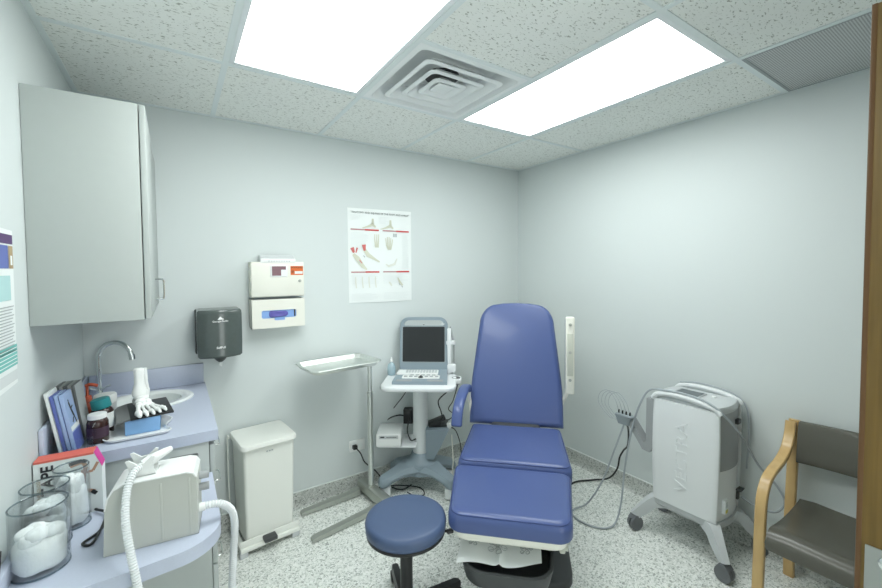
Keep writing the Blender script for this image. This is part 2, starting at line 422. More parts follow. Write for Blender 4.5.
MB().lathe([(.085, .050), (.085, .057)]).build('dark_disc', 'dark', t)  # plain dark disc that gives the vent its small dark center
for x, y in ((-.19, -.238), (.19, -.238), (-.238, -.1), (-.238, .12)): MB().ball((x, y, .045), .006, n=8, m_=5).build('screw', 'dark', t)
# return grille, right column
t = empty('return_grille', 'grey perforated return air grille beside the right wall', 'air grille', ((gx[4]) / 2, gy[2] - gt / 2, H))
hx, hy = -gx[4] / 2 - .01, gt / 2 - .012
MB().span((-hx, -hy, -.001), (hx, hy, .004)).build('perforated_panel', 'perf', t)
b = MB()
for s_ in (-1, 1): b.span((s_ * hx, -hy, -.004), (s_ * (hx - .012), hy, .002)); b.span((-hx + .012, s_ * hy, -.004), (hx - .012, s_ * (hy - .012), .002))
b.build('frame', 'grillmetal', t)
MB().span((-.06, -.24, -.006), (.11, -.08, -.002), .001).build('access_plate', 'perf', t)

# ------------------------------------------------------------------ door leaf standing open beside the camera
t = empty('door_1', 'brown oak veneered door standing open at the right edge', 'door', (-1.50, -2.500, 0))
struct(t)
MB().span((0, -.9, .01), (.044, 0, 2.06), .003).build('leaf', 'doorwood', t)
MB().span((-.001, -.0075, .01), (.0445, .001, 2.06), .0015).build('edge_band', 'doorband', t)
lk = MB().span((-.004, -.20, .76), (0, -.013, 1.008), .001).build('lock_plate', 'doormetal', t)
MB().at(-.004, -.045, .985, ry=-PI / 2).lathe([(.013, 0), (.013, .004), (.009, .006), (.006, .006)]).build('lock_cylinder', 'chrome', lk)
b = MB().cyl((-.004, -.10, .93), (-.05, -.10, .93), .01); b.tube(spline([(-.05, -.10, .93), (-.055, -.14, .93), (-.055, -.20, .93)]), .009)
b.build('lever_handle', 'doormetal', t)

# ------------------------------------------------------------------ wall cabinet
t = empty('wall_cabinet', 'light grey two-door wall cabinet hung above the sink counter', 'cabinet', (-W, -.876, 1.383))
MB().span((0.001, 0, 0), (.300, .872, .776), .0015).build('body', 'cab', t)
d1 = MB().span((.303, .001, .002), (.321, .436, .774), .003).build('door', 'cab', t)
d2 = MB().at(.303, .871, 0, rz=R(-1.5)).span((0, -.430, .002), (.018, 0, .774), .003).build('door', 'cab', t)
def wirepull(b, p0, p1, out, r=.0035):
    p0, p1, out = Vector(p0), Vector(p1), Vector(out)
    c = (p1 - p0) * .12
    b.tube(spline([p0, p0 + out * .75, p0 + out + c, p1 + out - c, p1 + out * .75, p1], 6), r, 8)
for d, yy in ((d1, .405), (d2, .470)):
    b = MB(); wirepull(b, (.320, yy, .05), (.320, yy, .14), (.032, 0, 0)); b.build('handle', 'chrome', d)
for yy in (.07, .38): MB().span((.296, yy, .06), (.304, yy + .03, .12)).build('hinge', 'cabin', t)

# ------------------------------------------------------------------ base cabinet, worktops, sink
t = empty('base_cabinet', 'light grey base cabinet with wire-pulled drawers under the sink counter', 'cabinet', (-W, -.835, 0))
MB().span((.001, 0, .09), (.492, .830, .873), .0015).build('body', 'cab', t)
MB().span((.001, .0, 0.001), (.42, .830, .09)).build('plinth', 'dark', t)
zz = [(.70, .855), (.53, .692), (.36, .522), (.10, .352)]
for z0, z1 in zz:
    d = MB().span((.494, .003, z0), (.513, .40, z1), .003).build('drawer', 'cab', t)
    b = MB(); zc = z1 - .075 if z1 > .36 else .27
    wirepull(b, (.512, .19, zc), (.512, .29, zc), (.032, 0, 0)); b.build('handle', 'chrome', d)
d = MB().span((.494, .405, .10), (.513, .826, .855), .003).build('door', 'cab', t)
b = MB(); wirepull(b, (.512, .45, .70), (.512, .45, .79), (.030, 0, 0)); b.build('handle', 'chrome', d)
# upper worktop with an oval sink hole
SX, SY, SRX, SRY = -2.765, -.25, .165, .135
x0, x1, y0, y1 = -W + .001, -2.497, -.842, -.001
angs = sorted(set([2 * PI * i / 64 for i in range(64)] + [math.atan2(y - SY, x - SX) % (2 * PI) for x in (x0, x1) for y in (y0, y1)]))
inner, outer = [], []
for a in angs:
    c, s_ = math.cos(a), math.sin(a); ts = []
    if abs(c) > 1e-9: ts.append(((x1 if c > 0 else x0) - SX) / c)
    if abs(s_) > 1e-9: ts.append(((y1 if s_ > 0 else y0) - SY) / s_)
    q = min(ts); outer.append((SX + c * q, SY + s_ * q)); inner.append((SX + c * SRX, SY + s_ * SRY))
b = MB(); n = len(angs); zt, zb = .915, .873
b.loops([[(x, y, zb) for x, y in inner], [(x, y, zt) for x, y in inner], [(x, y, zt) for x, y in outer], [(x, y, zb) for x, y in outer], [(x, y, zb) for x, y in inner]], cap=False)
wt = empty('worktop', 'blue-grey laminate worktop holding the oval sink, with upstands along the walls', 'worktop', (0, 0, 0))
b.build('slab', 'counter', wt)
MB().span((-W + .02, -.020, .915), (-2.504, -.001, 1.029), .003).build('back_upstand', 'counter', wt)
MB().span((-W + .001, -.842, .915), (-W + .014, -.001, 1.029), .003).build('side_upstand', 'counter', wt)
# sink
t = empty('sink', 'white oval ceramic basin set into the blue-grey worktop', 'sink', (SX, SY, .915))
b = MB(); b.lathe([(.163, .0005), (.203, .0005), (.205, .006), (.196, .013), (.165, .013), (.150, .004), (.140, -.04), (.110, -.11), (.05, -.135), (.012, -.138), (.012, -.145), (.06, -.142), (.118, -.116), (.150, -.04), (.158, -.001), (.163, .0005)], n=56, sy=.82, cap=False)
b.build('basin', 'ceramic', t)
MB().lathe([(.001, -.134), (.02, -.134), (.024, -.1365), (.012, -.139)], n=20).build('drain', 'chrome', t)
# faucet
t = empty('faucet', 'chrome gooseneck tap standing at the back corner of the sink', 'faucet', (-2.955, -.075, .915))
MB().lathe([(.026, 0), (.026, .006), (.018, .016), (.014, .05), (.011, .055)], n=24).build('base', 'chrome', t)
sp = [(0, 0, .05), (0, 0, .14), (0, 0, .21)]
for i in range(1, 12):
    a = PI - i * R(172) / 11; sp.append((.068 + .068 * math.cos(a), -.45 * (.068 + .068 * math.cos(a)), .210 + .078 * math.sin(a)))
MB().tube(spline(sp, 5), .0112, 14).build('spout', 'chrome', t)
e_ = sp[-1]
MB().cyl((e_[0], e_[1], e_[2] + .004), (e_[0] + .003, e_[1] - .001, e_[2] - .022), .0135).build('aerator', 'chrome', t)
b = MB().cyl((.008, -.012, .055), (.045, -.03, .075), .005); b.cyl((-.008, -.012, .055), (-.035, -.04, .075), .005); b.build('lever', 'chrome', t)

# lower desk top with rounded free corner
pts = [(-W + .001, -.846), (-W + .001, -1.350)]
cx, cy, r_ = -2.522 - .13, -1.335 + .13, .13
pts += [(cx - .10, cy - r_ - .008)]
for i in range(0, 11):
    a = R(-90 + 90 * i / 10); pts.append((cx + r_ * math.cos(a), cy + r_ * math.sin(a)))
pts += [(-2.522, -.846)]
t = empty('desk_top', 'lower blue-grey desk top with a rounded corner, in front of the sink counter', 'worktop', (0, 0, 0))
b = MB(); b.loops([[(x, y, z) for x, y in pts] for z in (.706, .748)]); b.build('slab', 'counter', t, angle=30)
MB().span((-W + .001, -1.345, .748), (-W + .018, -.85, .80), .002).build('side_upstand', 'counter', t)
MB().span((-W + .001, -1.30, .60), (-W + .03, -.85, .705), .002).build('support_rail', 'cab', t)

# ------------------------------------------------------------------ things on the back wall
# paper towel dispenser
t = empty('paper_towel_dispenser', 'smoked grey centre-pull paper towel dispenser on the back wall', 'towel dispenser', (-2.428, 0, 1.213))
MB().span((-.112, -.05, -.125), (.108, -.001, .128), .006).build('back_plate', 'smokedark', t)
prof = []
for i in range(17):
    a = -1 + 2 * i / 16; prof.append((a * .108, -.19 - .035 * (1 - a * a)))
prof = [(-.108, -.045)] + prof + [(.108, -.045)]
b = MB(); cx_, cy_ = 0, -.12
L = []
for z, s_ in ((-.128, .90), (-.118, .985), (-.05, 1.0), (.11, 1.0), (.126, .985), (.133, .93), (.135, .82)):
    L.append([(cx_ + (x - cx_) * s_, cy_ + (y - cy_) * s_ if y < -.1 else y, z) for x, y in prof])
b.loops(L); b.build('cover', 'smoke', t)
b = MB(); b.lathe([(.010, -.158), (.022, -.148), (.038, -.128), (.034, -.118)], c=(.0, -.165, 0), n=20); b.build('nozzle', 'smokedark', t)
b = MB(); b.loops([[(.0, -.165, -.150), (.012, -.168, -.150), (.006, -.160, -.150)], [(-.008, -.168, -.176), (.006, -.166, -.186), (-.002, -.162, -.178)]]); b.build('towel_end', 'paper', t)
T = frame((0, -.2262, .082), (1, 0, 0), (0, 0, 1))
b = MB(); b.T = T
b.add([(-.014, 0, 0), (.014, 0, 0), (.002, .016, 0), (-.002, .016, 0)], [(0, 1, 2, 3)]); b.add([(.004, 0, .0002), (.016, 0, .0002), (.012, .008, .0002), (.009, .004, .0002)], [(0, 1, 2, 3)])
b.build('logo', 'white', t)
text('lettering', 'Georgia-Pacific', .0125, 'white', t, frame((0, -.2265, .073), (1, 0, 0), (0, 0, 1)), bold=.0002)
text('lettering', 'SofPull', .016, 'white', t, frame((0, -.2265, -.070), (1, 0, 0), (0, 0, 1)), bold=.0004)
# sharps container cabinet
t = empty('sharps_container', 'cream wall cabinet for sharps with an orange warning sticker, above the glove holder', 'sharps container', (-2.100, 0, 1.503))
b = MB().span((-.155, -.10, -.105), (.150, -.001, .108), .004); b.build('body', 'cream', t)
b = MB().span((-.153, -.106, -.100), (.148, -.100, .106), .002); b.build('front_door', 'cream', t)
for k in range(3): MB().cyl((-.156, -.094, -.085 + k * .075), (-.156, -.094, -.055 + k * .075), .005, n=10).build('hinge', 'creamdark', t)
b = MB().span((-.105, -.095, .108), (.095, -.02, .150), .008); b.build('drop_lid', 'lightgrey', t)
b = MB().span((-.102, -.108, .100), (.098, -.096, .128), .004); b.build('lid_front', 'white', t)
b = MB()
for k in range(9): b.span((-.06 + k * .0145, -.1088, .110), (-.05 + k * .0145, -.108, .114))
b.build('lid_print', 'inkgrey', t)
b = MB(); b.loops([[(x, -.1068, z) for x, z in rrect(.050, .037, .006, 4, 0, .052)], [(x, -.110, z) for x, z in rrect(.047, .034, .006, 4, 0, .052)]]); w_ = b.build('window_bezel', 'white', t)
MB().span((-.040, -.1108, .024), (.040, -.1098, .081)).build('window_pane', 'window', w_)
MB().span((.012, -.1115, .024), (.040, -.1109, .060)).build('inner_label', 'paper', w_)
st = MB().span((.068, -.1076, .027), (.143, -.1062, .082)).build('warning_sticker', 'hazard', t)
text('lettering', 'BIOHAZARD', .0125, 'ink', st, frame((.106, -.1082, .072), (1, 0, 0), (0, 0, 1)))
MB().span((.092, -.1082, .034), (.140, -.1077, .050)).build('white_patch', 'paper', st)
b = MB()
for k in range(3):
    a = R(90 + 120 * k); b.T = frame((.080 + .005 * math.cos(a), -.1084, .047 + .005 * math.sin(a)), (1, 0, 0), (0, 0, 1)); b.lathe([(.004, 0), (.006, 0)], n=14, cap=False)
b.build('symbol', 'ink', st)
b = MB(); b.at(.122, -.106, -.010, rx=PI / 2).lathe([(.009, 0), (.009, .004), (.006, .006), (.001, .006)]); b.build('lock', 'steeldull', t)
# glove box holder
t = empty('glove_box_holder', 'cream metal glove box holder below the sharps container', 'glove holder', (-2.100, 0, 1.302))
b = MB().span((-.155, -.004, -.092), (.150, -.001, .080)); b.span((-.155, -.10, -.092), (-.150, -.001, .083)); b.span((.145, -.10, -.092), (.150, -.001, .083)); b.span((-.155, -.10, -.092), (.150, -.001, -.088))
b.build('shell', 'cream', t)
b = MB(); pl = rrect(.152, .0865, .008, 3, -.0025, -.004); sl = rrect(.100, .024, .010, 3, -.002, -.008)
b.loops([[(x, -.1045, z) for x, z in sl], [(x, -.1045, z) for x, z in pl], [(x, -.1005, z) for x, z in pl], [(x, -.1005, z) for x, z in sl], [(x, -.1045, z) for x, z in sl]], cap=False)
b.span((-.035, -.1045, -.0405), (.030, -.1005, -.030)); b.build('front_plate', 'cream', t)
t2 = empty('glove_box', 'blue glove box with a violet glove pulled out, inside the cream holder', 'glove box', (-2.100, 0, 1.302))
MB().span((-.140, -.098, -.086), (.136, -.008, .070), .002).build('carton', 'gbox', t2)
b = MB(); b.loops([[(x * s_ - .005, -.0985 - .016 * math.sin(i * PI / 5) , -.008 + z * s_ * (1 + .2 * math.sin(x * 90))) for x, z in rrect(.055, .018, .015, 5)] for i, s_ in enumerate((1.0, .95, .75, .5, .2))])
b.build('glove', 'glove', t2)
b = MB(); b.loops([[(x, -.103 - .002 * k, z) for x, z in rrect(.030, .012, .006, 3, 0, -.034)] for k in (0, 1)]); b.build('glove_cuff', 'gbox', t2)
MB().span((.085, -.1005, -.028), (.092, -.099, .014)).build('slot_edge', 'ink', t2)
# anatomy poster
t = empty('anatomy_poster', 'white anatomy poster of foot and ankle on the back wall', 'poster', (-1.372, 0, 1.659))
b = MB(); b.add([(-.251, -.002, .331), (.251, -.002, .337), (.248, -.003, -.335), (.0, -.006, -.336), (-.250, -.002, -.331), (0, -.003, .334)], [(0, 4, 3, 5), (5, 3, 2, 1)])
b.build('sheet', 'paper', t, smooth=False)
TP = lambda x, z: frame((x, -.0066, z), (1, 0, 0), (0, 0, 1))
tt = text('title', '"ANATOMY AND INJURIES OF THE FOOT AND ANKLE"', .0185, 'inkgrey2', t, TP(0, .303))
wx = max(v.co.x for v in tt.data.vertices) - min(v.co.x for v in tt.data.vertices)
for v in tt.data.vertices: v.co.x *= .455 / wx
b = MB()
def bar(x0, x1, z0, z1, y=-.0065): b.add([(x0, y, z0), (x1, y, z0), (x1, y, z1), (x0, y, z1)], [(0, 1, 2, 3)])
for x0, x1 in ((-.232, -.018), (.012, .228)):
    for z in (.179, -.121): b.mat(0); bar(x0, (x0 + x1) / 2, z, z + .009); b.mat(1); bar((x0 + x1) / 2, x1, z - .001, z + .010)
b.build('red_bands', [mat('print_dusty_red', (.50, .26, .27), .7), 'red'], t)
b = MB()
random.seed(3)
for x0, x1, zs in ((-.232, -.15, (.25, .285)), (-.02, .06, (.235, .285)), (.17, .228, (-.09, .16)), (-.232, -.10, (.04, .16)), (-.232, -.02, (-.20, -.135)), (.012, .228, (-.20, -.135)), (-.232, -.02, (-.315, -.27)), (.012, .228, (-.315, -.27))):
    z = zs[0]; b = MB()
    while z < zs[1]:
        bar(x0, x0 + (x1 - x0) * random.uniform(.7, 1), z, z + .0018); z += .0085
    b.build('small_print', 'inkfaint', t)
def bones(b, P, w, y=-.0068):        # a printed bone: tapered strip through the points
    P = [Vector((p[0], p[1])) for p in P]; L = []
    for i, p in enumerate(P):
        d = (P[min(i + 1, len(P) - 1)] - P[max(0, i - 1)]).normalized(); nrm = Vector((-d.y, d.x)); ww = w[i] if isinstance(w, (list, tuple)) else w
        L.append((p + nrm * ww, p - nrm * ww))
    b.add([(q.x, y, q.y) for l in L for q in l], [(2 * i, 2 * i + 1, 2 * i + 3, 2 * i + 2) for i in range(len(L) - 1)])
def drawing(name, m_, *strokes):
    b = MB()
    for P, w_, y in strokes: bones(b, P, w_, y)
    b.build(name, m_, t)
BY, MY = -.0068, -.0071
for ox, oz, sc in ((-.065, .225, .8), (.075, .222, .8)):             # top row: side views of a foot
    drawing('foot_drawing', 'bonetan', ([(ox, oz + .05 * sc), (ox, oz)], [.009 * sc, .013 * sc], BY), ([(ox + .028 * sc, oz - .02), (ox, oz - .002), (ox - .05 * sc, oz - .018), (ox - .10 * sc, oz - .03)], [.006, .012, .006, .003], BY))
drawing('foot_drawing', 'bonetan', *[([(-.050 + dx, .155), (-.052 + dx, .12), (-.045 + dx * .6, .06)], [.003, .004, .006], BY) for dx in (0, .016, .030)])
drawing('foot_drawing', 'bonetan', *[([(.035 + k * .014, .13 + .010 * math.sin(k)), (.040 + k * .011, .08), (.055 + k * .005, .045)], [.003, .004, .004], BY) for k in range(5)])
drawing('foot_drawing', 'bonetan', ([(-.215, .01), (-.185, -.02), (-.145, -.075), (-.115, -.10)], [.010, .018, .014, .005], BY))
drawing('foot_drawing', 'bonetan', ([(-.130, .045), (-.105, .005), (-.06, -.02), (-.015, -.045)], [.011, .016, .009, .005], BY))
drawing('foot_drawing', 'bonepale', ([(.125, -.02), (.105, -.06), (.055, -.075), (.035, -.06)], [.004, .009, .008, .004], BY))
for k in range(4): drawing('foot_drawing', 'bonepale', ([(-.20 + k * .05, -.15), (-.20 + k * .05, -.19), (-.195 + k * .05, -.23)], [.004, .005, .004], BY))
drawing('foot_drawing', 'bonepale', ([(.06, -.19), (.08, -.22)], .006, BY)); drawing('foot_drawing', 'bonetan', ([(.13, -.16), (.145, -.19), (.17, -.22)], [.004, .008, .006], BY))
drawing('muscle_drawing', 'muscle', ([(-.223, .055), (-.210, .02)], [.014, .008], MY), ([(-.185, .055), (-.195, .02)], [.006, .004], MY))
drawing('muscle_drawing', 'muscle', ([(-.135, .078), (-.130, .035)], [.015, .008], MY)); drawing('muscle_drawing', 'muscle', ([(-.17, -.03), (-.15, -.055)], .003, MY))
b = MB()
for x in (.096, .113): bar(x, x + .013, .140, .165)
for x, z in ((.14, -.205), (.16, -.222), (-.14, .0), (-.175, -.04)): bones(b, [(x, z), (x + .012, z - .012)], .003, -.0073)
b.build('detail_squares', 'inkgrey', t)
# wall outlet
t = empty('wall_outlet', 'white horizontal duplex socket on the back wall by the steel stand', 'wall outlet', (-1.580, 0, .310))
b = MB(); b.at(0, 0, 0, rx=PI / 2).prism(rrect(.058, .040, .004), .0005, .007, .003); b.build('cover_plate', 'white', t)
b = MB()
for x in (-.022, .022): b.at(x, 0, 0, rx=PI / 2).prism(rrect(.015, .017, .006), .007, .0085)
b.build('socket', 'paper', t)

# notice on the left wall
t = empty('wall_notice', 'printed white notice with purple header and teal box on the left wall', 'notice', (-W, -1.015, 1.235))
hN, wN = .445, .30
b = MB(); b.add([(.001, 0, 0), (.001, -wN, -.01), (.0015, -wN, hN + .005), (.003, 0, hN)], [(0, 1, 2, 3)]); b.build('sheet', 'paper', t, smooth=False)
def npan(name, m_, y0, y1, z0, z1, x=.0036): return MB().quad((x, -y0, z0), (x, -y1, z0), (x, -y1, z1), (x, -y0, z1)).build(name, m_, t)
npan('header_band', 'purple', .003, .28, .405, .432); npan('photo', 'ptan', .004, .040, .335, .400); npan('photo', 'pblue', .044, .12, .335, .400)
npan('teal_picture', 'plteal', .035, .14, .245, .315); npan('photo_highlight', 'paper', .012, .028, .345, .372, .004)
b = MB()
for k in range(16): z = .225 - k * .0085; b.quad((.0036, -.016 - .01 * (k % 3), z), (.0036, -.25, z), (.0036, -.25, z + .003), (.0036, -.016 - .01 * (k % 3), z + .003))
b.build('small_print', 'inkgrey', t)
npan('teal_box', 'pteal', .004, .20, .055, .115)
b = MB()
for k in range(5): z = .062 + k * .0105; b.quad((.004, -.008, z), (.004, -.15, z), (.004, -.15, z + .0025), (.004, -.008, z + .0025))
b.build('box_print', 'paper', t)
npan('pale_box', 'inkpale', .010, .20, .012, .042)

# ------------------------------------------------------------------ step-on waste bin
t = empty('waste_bin', 'cream enamelled step-on waste bin against the back wall', 'waste bin', (-2.222, -.165, 0), R(6))
b = MB()
b.loops([[(x, y, z) for x, y in rrect(hx_, hy_, .018, 4)] for z, hx_, hy_ in ((.055, .128, .118), (.30, .133, .126), (.575, .138, .134))]); b.build('body', 'binmat', t)
b = MB(); b.span((-.165, -.150, .028), (.155, -.118, .050), .004); b.span((-.165, -.118, .034), (-.135, .120, .050), .003); b.span((.125, -.118, .034), (.155, .120, .050), .003)
b.span((-.165, -.135, .050), (.155, -.128, .085), .003); b.build('base_frame', 'binmat', t)
for x in (-.150, .128):
    for y in (-.135, .095): MB().span((x - .018, y - .014, .0), (x + .022, y + .018, .030), .003).build('foot', 'lightgrey', t)
b = MB(); L = []
for z, s_ in ((.578, .96), (.582, 1.0), (.600, 1.0), (.607, .975), (.609, .90)): L.append([(x * s_, y * s_, z) for x, y in rrect(.150, .152, .03, 5)])
b.loops(L); b.build('lid', 'binmat', t)
b = MB(); b.tube(spline([(-.155, .12, .055), (-.160, .13, .30), (-.160, .135, .57), (-.160, .10, .585)]), .004); b.tube([(-.160, .135, .575), (.150, .135, .590)], .006); b.build('lift_rod', 'binmat', t)
MB().span((-.050, -.185, .055), (.018, -.130, .078), .005).build('pedal', 'dark', t)
b = MB()
for k in range(3): b.span((-.02 + k * .014, -.1385, .545), (-.011 + k * .014, -.1335, .551))
b.build('maker_plate', 'inkgrey', t)

# ------------------------------------------------------------------ instrument tray stand
t = empty('instrument_stand', 'stainless steel instrument tray stand by the back wall', 'instrument stand', (-1.552, -.180, 0))
b = MB(); P0, P1 = Vector((-.018, .130, .06)), Vector((.020, -.215, .06))
d = (P1 - P0); ang = math.atan2(d.y, d.x)
b.at(*((P0 + P1) / 2), rz=ang).box((0, 0, 0), (d.length, .066, .060), .004); b.build('crossbar', 'steeldull', t)
def flatleg(a, c): 
    a, c = Vector(a), Vector(c); d = c - a
    b = MB(); b.at(*((a + c) / 2), rz=math.atan2(d.y, d.x)); L = d.length / 2
    b.loops([[(x, -w_, z0), (x, w_, z0), (x, w_, z1), (x, -w_, z1)] for x, w_, z0, z1 in ((-L, .022, .012, .052), (-L + .08, .022, .008, .040), (L - .02, .020, .004, .028), (L, .018, .004, .022))])
    b.build('leg', 'steeldull', t)
flatleg((-.055, .085, 0), (-.448, .072, 0)); flatleg((-.03, -.165, 0), (-.462, -.222, 0))
for x, y in ((.0, .13), (.045, -.21)):
    b = MB(); b.at(x, y, .022, rz=ang, rx=PI / 2).lathe([(.010, -.01), (.021, -.008), (.021, .008), (.010, .01)], n=18); b.build('caster', 'rubber', t)
b = MB().cyl((0, 0, .03), (0, 0, .72), .019, n=18); b.cyl((0, 0, .72), (0, 0, .735), .0215, n=18); b.build('outer_pole', 'steel', t)
MB().cyl((0, 0, .735), (0, 0, .930), .0140, n=16).build('inner_pole', 'steel', t)
MB().span((-.024, -.022, .02), (.024, .022, .10), .006).build('pole_clamp', 'steeldull', t)
b = MB(); b.tube(spline([(0, 0, .925), (-.02, -.01, .942), (-.10, -.045, .946), (-.40, -.035, .946)]), .0075); b.tube(spline([(0, 0, .925), (-.03, .02, .942), (-.12, .06, .946), (-.40, .09, .946)]), .0075)
b.tube([(-.40, -.035, .946), (-.40, .09, .946)], .0075); b.span((-.20, -.055, .938), (.02, .03, .948), .003); b.build('support_arm', 'steel', t)
tr = empty('instrument_tray', 'shallow empty stainless steel tray with clipped corners, on the stand', 'tray', (-1.785, -.242, .957), R(7))
def cham(hx, hy, c, z): return [(hx - c, hy, z), (hx, hy - c, z), (hx, -hy + c, z), (hx - c, -hy, z), (-hx + c, -hy, z), (-hx, -hy + c, z), (-hx, hy - c, z), (-hx + c, hy, z)]
b = MB(); b.loops([cham(.205, .135, .028, 0), cham(.218, .148, .03, .024), cham(.230, .160, .034, .026), cham(.232, .162, .034, .022), cham(.220, .150, .032, .019), cham(.207, .137, .028, -.003)], cap=False)
b.add(cham(.206, .136, .028, .0005), [tuple(range(8))]); b.add(cham(.207, .137, .028, -.003), [tuple(range(8))]); b.build('pan', 'steel', tr)

# ------------------------------------------------------------------ ultrasound trolley
UA = R(143)
t = empty('ultrasound_cart', 'white and blue-grey ultrasound trolley between steel stand and exam chair', 'medical cart', (-1.188, -.232, 0), UA)
cps = [(.225, .165), (-.215, .165), (.19, -.075), (-.20, -.10)]
b = MB()
def footbeam(b, x, y):      # arched leg of the base
    L = []; d = Vector((x, y, 0)).normalized(); s_ = Vector((-d.y, d.x, 0)); Ln = math.hypot(x, y) + .03
    for q, w_, z0, z1 in ((0, .11, .11, .20), (.3, .095, .125, .195), (.55, .066, .128, .180), (.8, .052, .105, .160), (.95, .048, .085, .148), (1.02, .040, .085, .132), (1.05, .024, .090, .118)):
        c = d * (Ln * q); L.append([tuple(c + s_ * w_ * .75 + Vector((0, 0, z0))), tuple(c - s_ * w_ * .75 + Vector((0, 0, z0))), tuple(c - s_ * w_ + Vector((0, 0, (z0 + z1) / 2))), tuple(c - s_ * w_ * .7 + Vector((0, 0, z1))), tuple(c + s_ * w_ * .7 + Vector((0, 0, z1))), tuple(c + s_ * w_ + Vector((0, 0, (z0 + z1) / 2)))])
    b.loops(L)
for x, y in cps: footbeam(b, x, y)
b.lathe([(.12, .12), (.12, .19), (.08, .210), (.066, .250), (.058, .255)], n=24); b.build('base', 'usblue', t, angle=50)
for x, y in cps:
    b = MB(); b.loops([[(x + p, y + q, z) for p, q in rrect(.036 * s_, .030 * s_, .016 * s_, 4)] for z, s_ in ((.012, .9), (.05, 1.0), (.078, .95), (.086, .6))]); cs = b.build('caster', 'cartwhite', t)
    b = MB(); b.at(x, y, .024, ry=PI / 2).lathe([(.012, -.024), (.024, -.022), (.024, .022), (.012, .024)], n=18); b.build('wheel', 'dark', cs)
MB().cyl((0, 0, .24), (0, 0, .755), .056, .050, n=28).build('column', 'cartwhite', t)
b = MB(); b.prism(rrect(.252, .192, .075, 8, -.01, .088), .762, .795, .010, rb=.012); b.prism(rrect(.10, .09, .04, 5), .735, .765); b.build('top_tray', 'cartwhite', t)
b = MB(); b.prism(rrect(.040, .055, .03, 6, -.255, .02), .765, .792, .006); b.build('probe_holder_arm', 'cartwhite', t)
b = MB()
b.lathe([(.026, -.035), (.030, .012), (.024, .012), (.021, -.03)], c=(-.258, .03, .785), cap=False); b.build('probe_cup', 'midgrey', t)
MB().lathe([(.001, .0), (.024, .0), (.024, .004)], c=(-.258, .03, .788)).build('cup_opening', 'black', t)
b = MB().span((-.222, -.075, .79), (-.192, -.050, 1.13), .006); b.span((-.250, -.10, 1.01), (-.185, -.05, 1.04), .008); b.span((-.255, -.09, .81), (-.190, -.04, .87), .010); b.build('probe_rack', 'cartwhite', t)
b = MB().cyl((-.240, -.08, .86), (-.240, -.08, 1.01), .006); b.cyl((-.235, -.08, 1.04), (-.215, -.08, 1.14), .009, .006); b.build('probe_stem', 'midgrey', t)
b = MB().span((.02, -.09, .325), (.285, .12, .338), .004); b.span((.0, -.03, .30), (.06, .03, .36), .006); b.build('side_shelf', 'cartwhite', t)
# hanging grey bin on the other side of the column
b = MB(); L = []
for z, xo, y0_, y1_ in ((.22, -.095, -.05, .06), (.30, -.14, -.06, .075), (.44, -.205, -.075, .085)): L.append([(-.045, y0_, z), (xo, y0_, z), (xo, y1_, z), (-.045, y1_, z)])
b.loops(L); b.build('side_bin', 'usblue', t)
ab = empty('power_brick', 'black power adapters lying in the grey bin of the ultrasound trolley', 'power adapter', (-1.188, -.232, 0), UA)
b = MB().at(-.12, -.012, .455, ry=R(20), rz=R(10)).box((0, 0, 0), (.13, .09, .055), .008); b.build('case', 'black', ab)
b = MB().at(-.165, .01, .462, ry=R(14), rz=R(-24)).box((0, 0, 0), (.06, .05, .04), .005); b.build('plug_block', 'dark', ab)
b = MB().at(-.205, .02, .452, ry=R(14)).box((0, 0, 0), (.026, .04, .04), .004); b.build('white_connector', 'white', ab)
# ultrasound machine
t = empty('ultrasound_machine', 'blue-grey portable ultrasound machine with dark screen, on the trolley', 'ultrasound machine', (-1.172, -.244, .7955), UA)
b = MB(); b.loops([[(-.172, -.06, .0), (.172, -.06, .0), (.172, -.06, .044), (-.172, -.06, .044)], [(-.184, .215, .0), (.184, .215, .0), (.184, .215, .020), (-.184, .215, .020)]]); b.build('console', 'usblue', t)
T = Matrix.Translation((0, .078, .0325)) @ Matrix.Rotation(R(-4.99), 4, 'X') @ Matrix.Scale(1.07, 4)
b = MB(); b.T = T; b.prism(rrect(.135, .045, .01, 3, .03, -.040), 0, .0025); b.prism(rrect(.12, .030, .01, 3, 0, .045), 0, .0022); b.build('control_panel', 'white', t)
b = MB(); b.T = T
for i in range(11):
    for j in range(3): b.span((-.095 + i * .019, -.075 + j * .017, .0025), (-.081 + i * .019, -.064 + j * .017, .0055))
b.build('keyboard', 'lightgrey', t)
b = MB(); b.T = T
for i in range(7):
    if abs(i - 3) > .5: b.prism(rrect(.011, .006, .003, 2, -.10 + i * .033, .045), .002, .006)
for i in range(5): b.prism(rrect(.012, .005, .003, 2, -.08 + i * .035, .018), .001, .006)
b.span((-.145, .095, -.001), (-.045, .120, .002)); b.span((.05, .095, -.001), (.145, .120, .002)); b.build('buttons', 'midgrey', t)
b = MB(); b.T = T; b.lathe([(.016, .001), (.016, .005), (.012, .006)], c=(0, .055, 0)); b.ball((0, .055, .006), .009); b.build('trackball', 'dark', t)
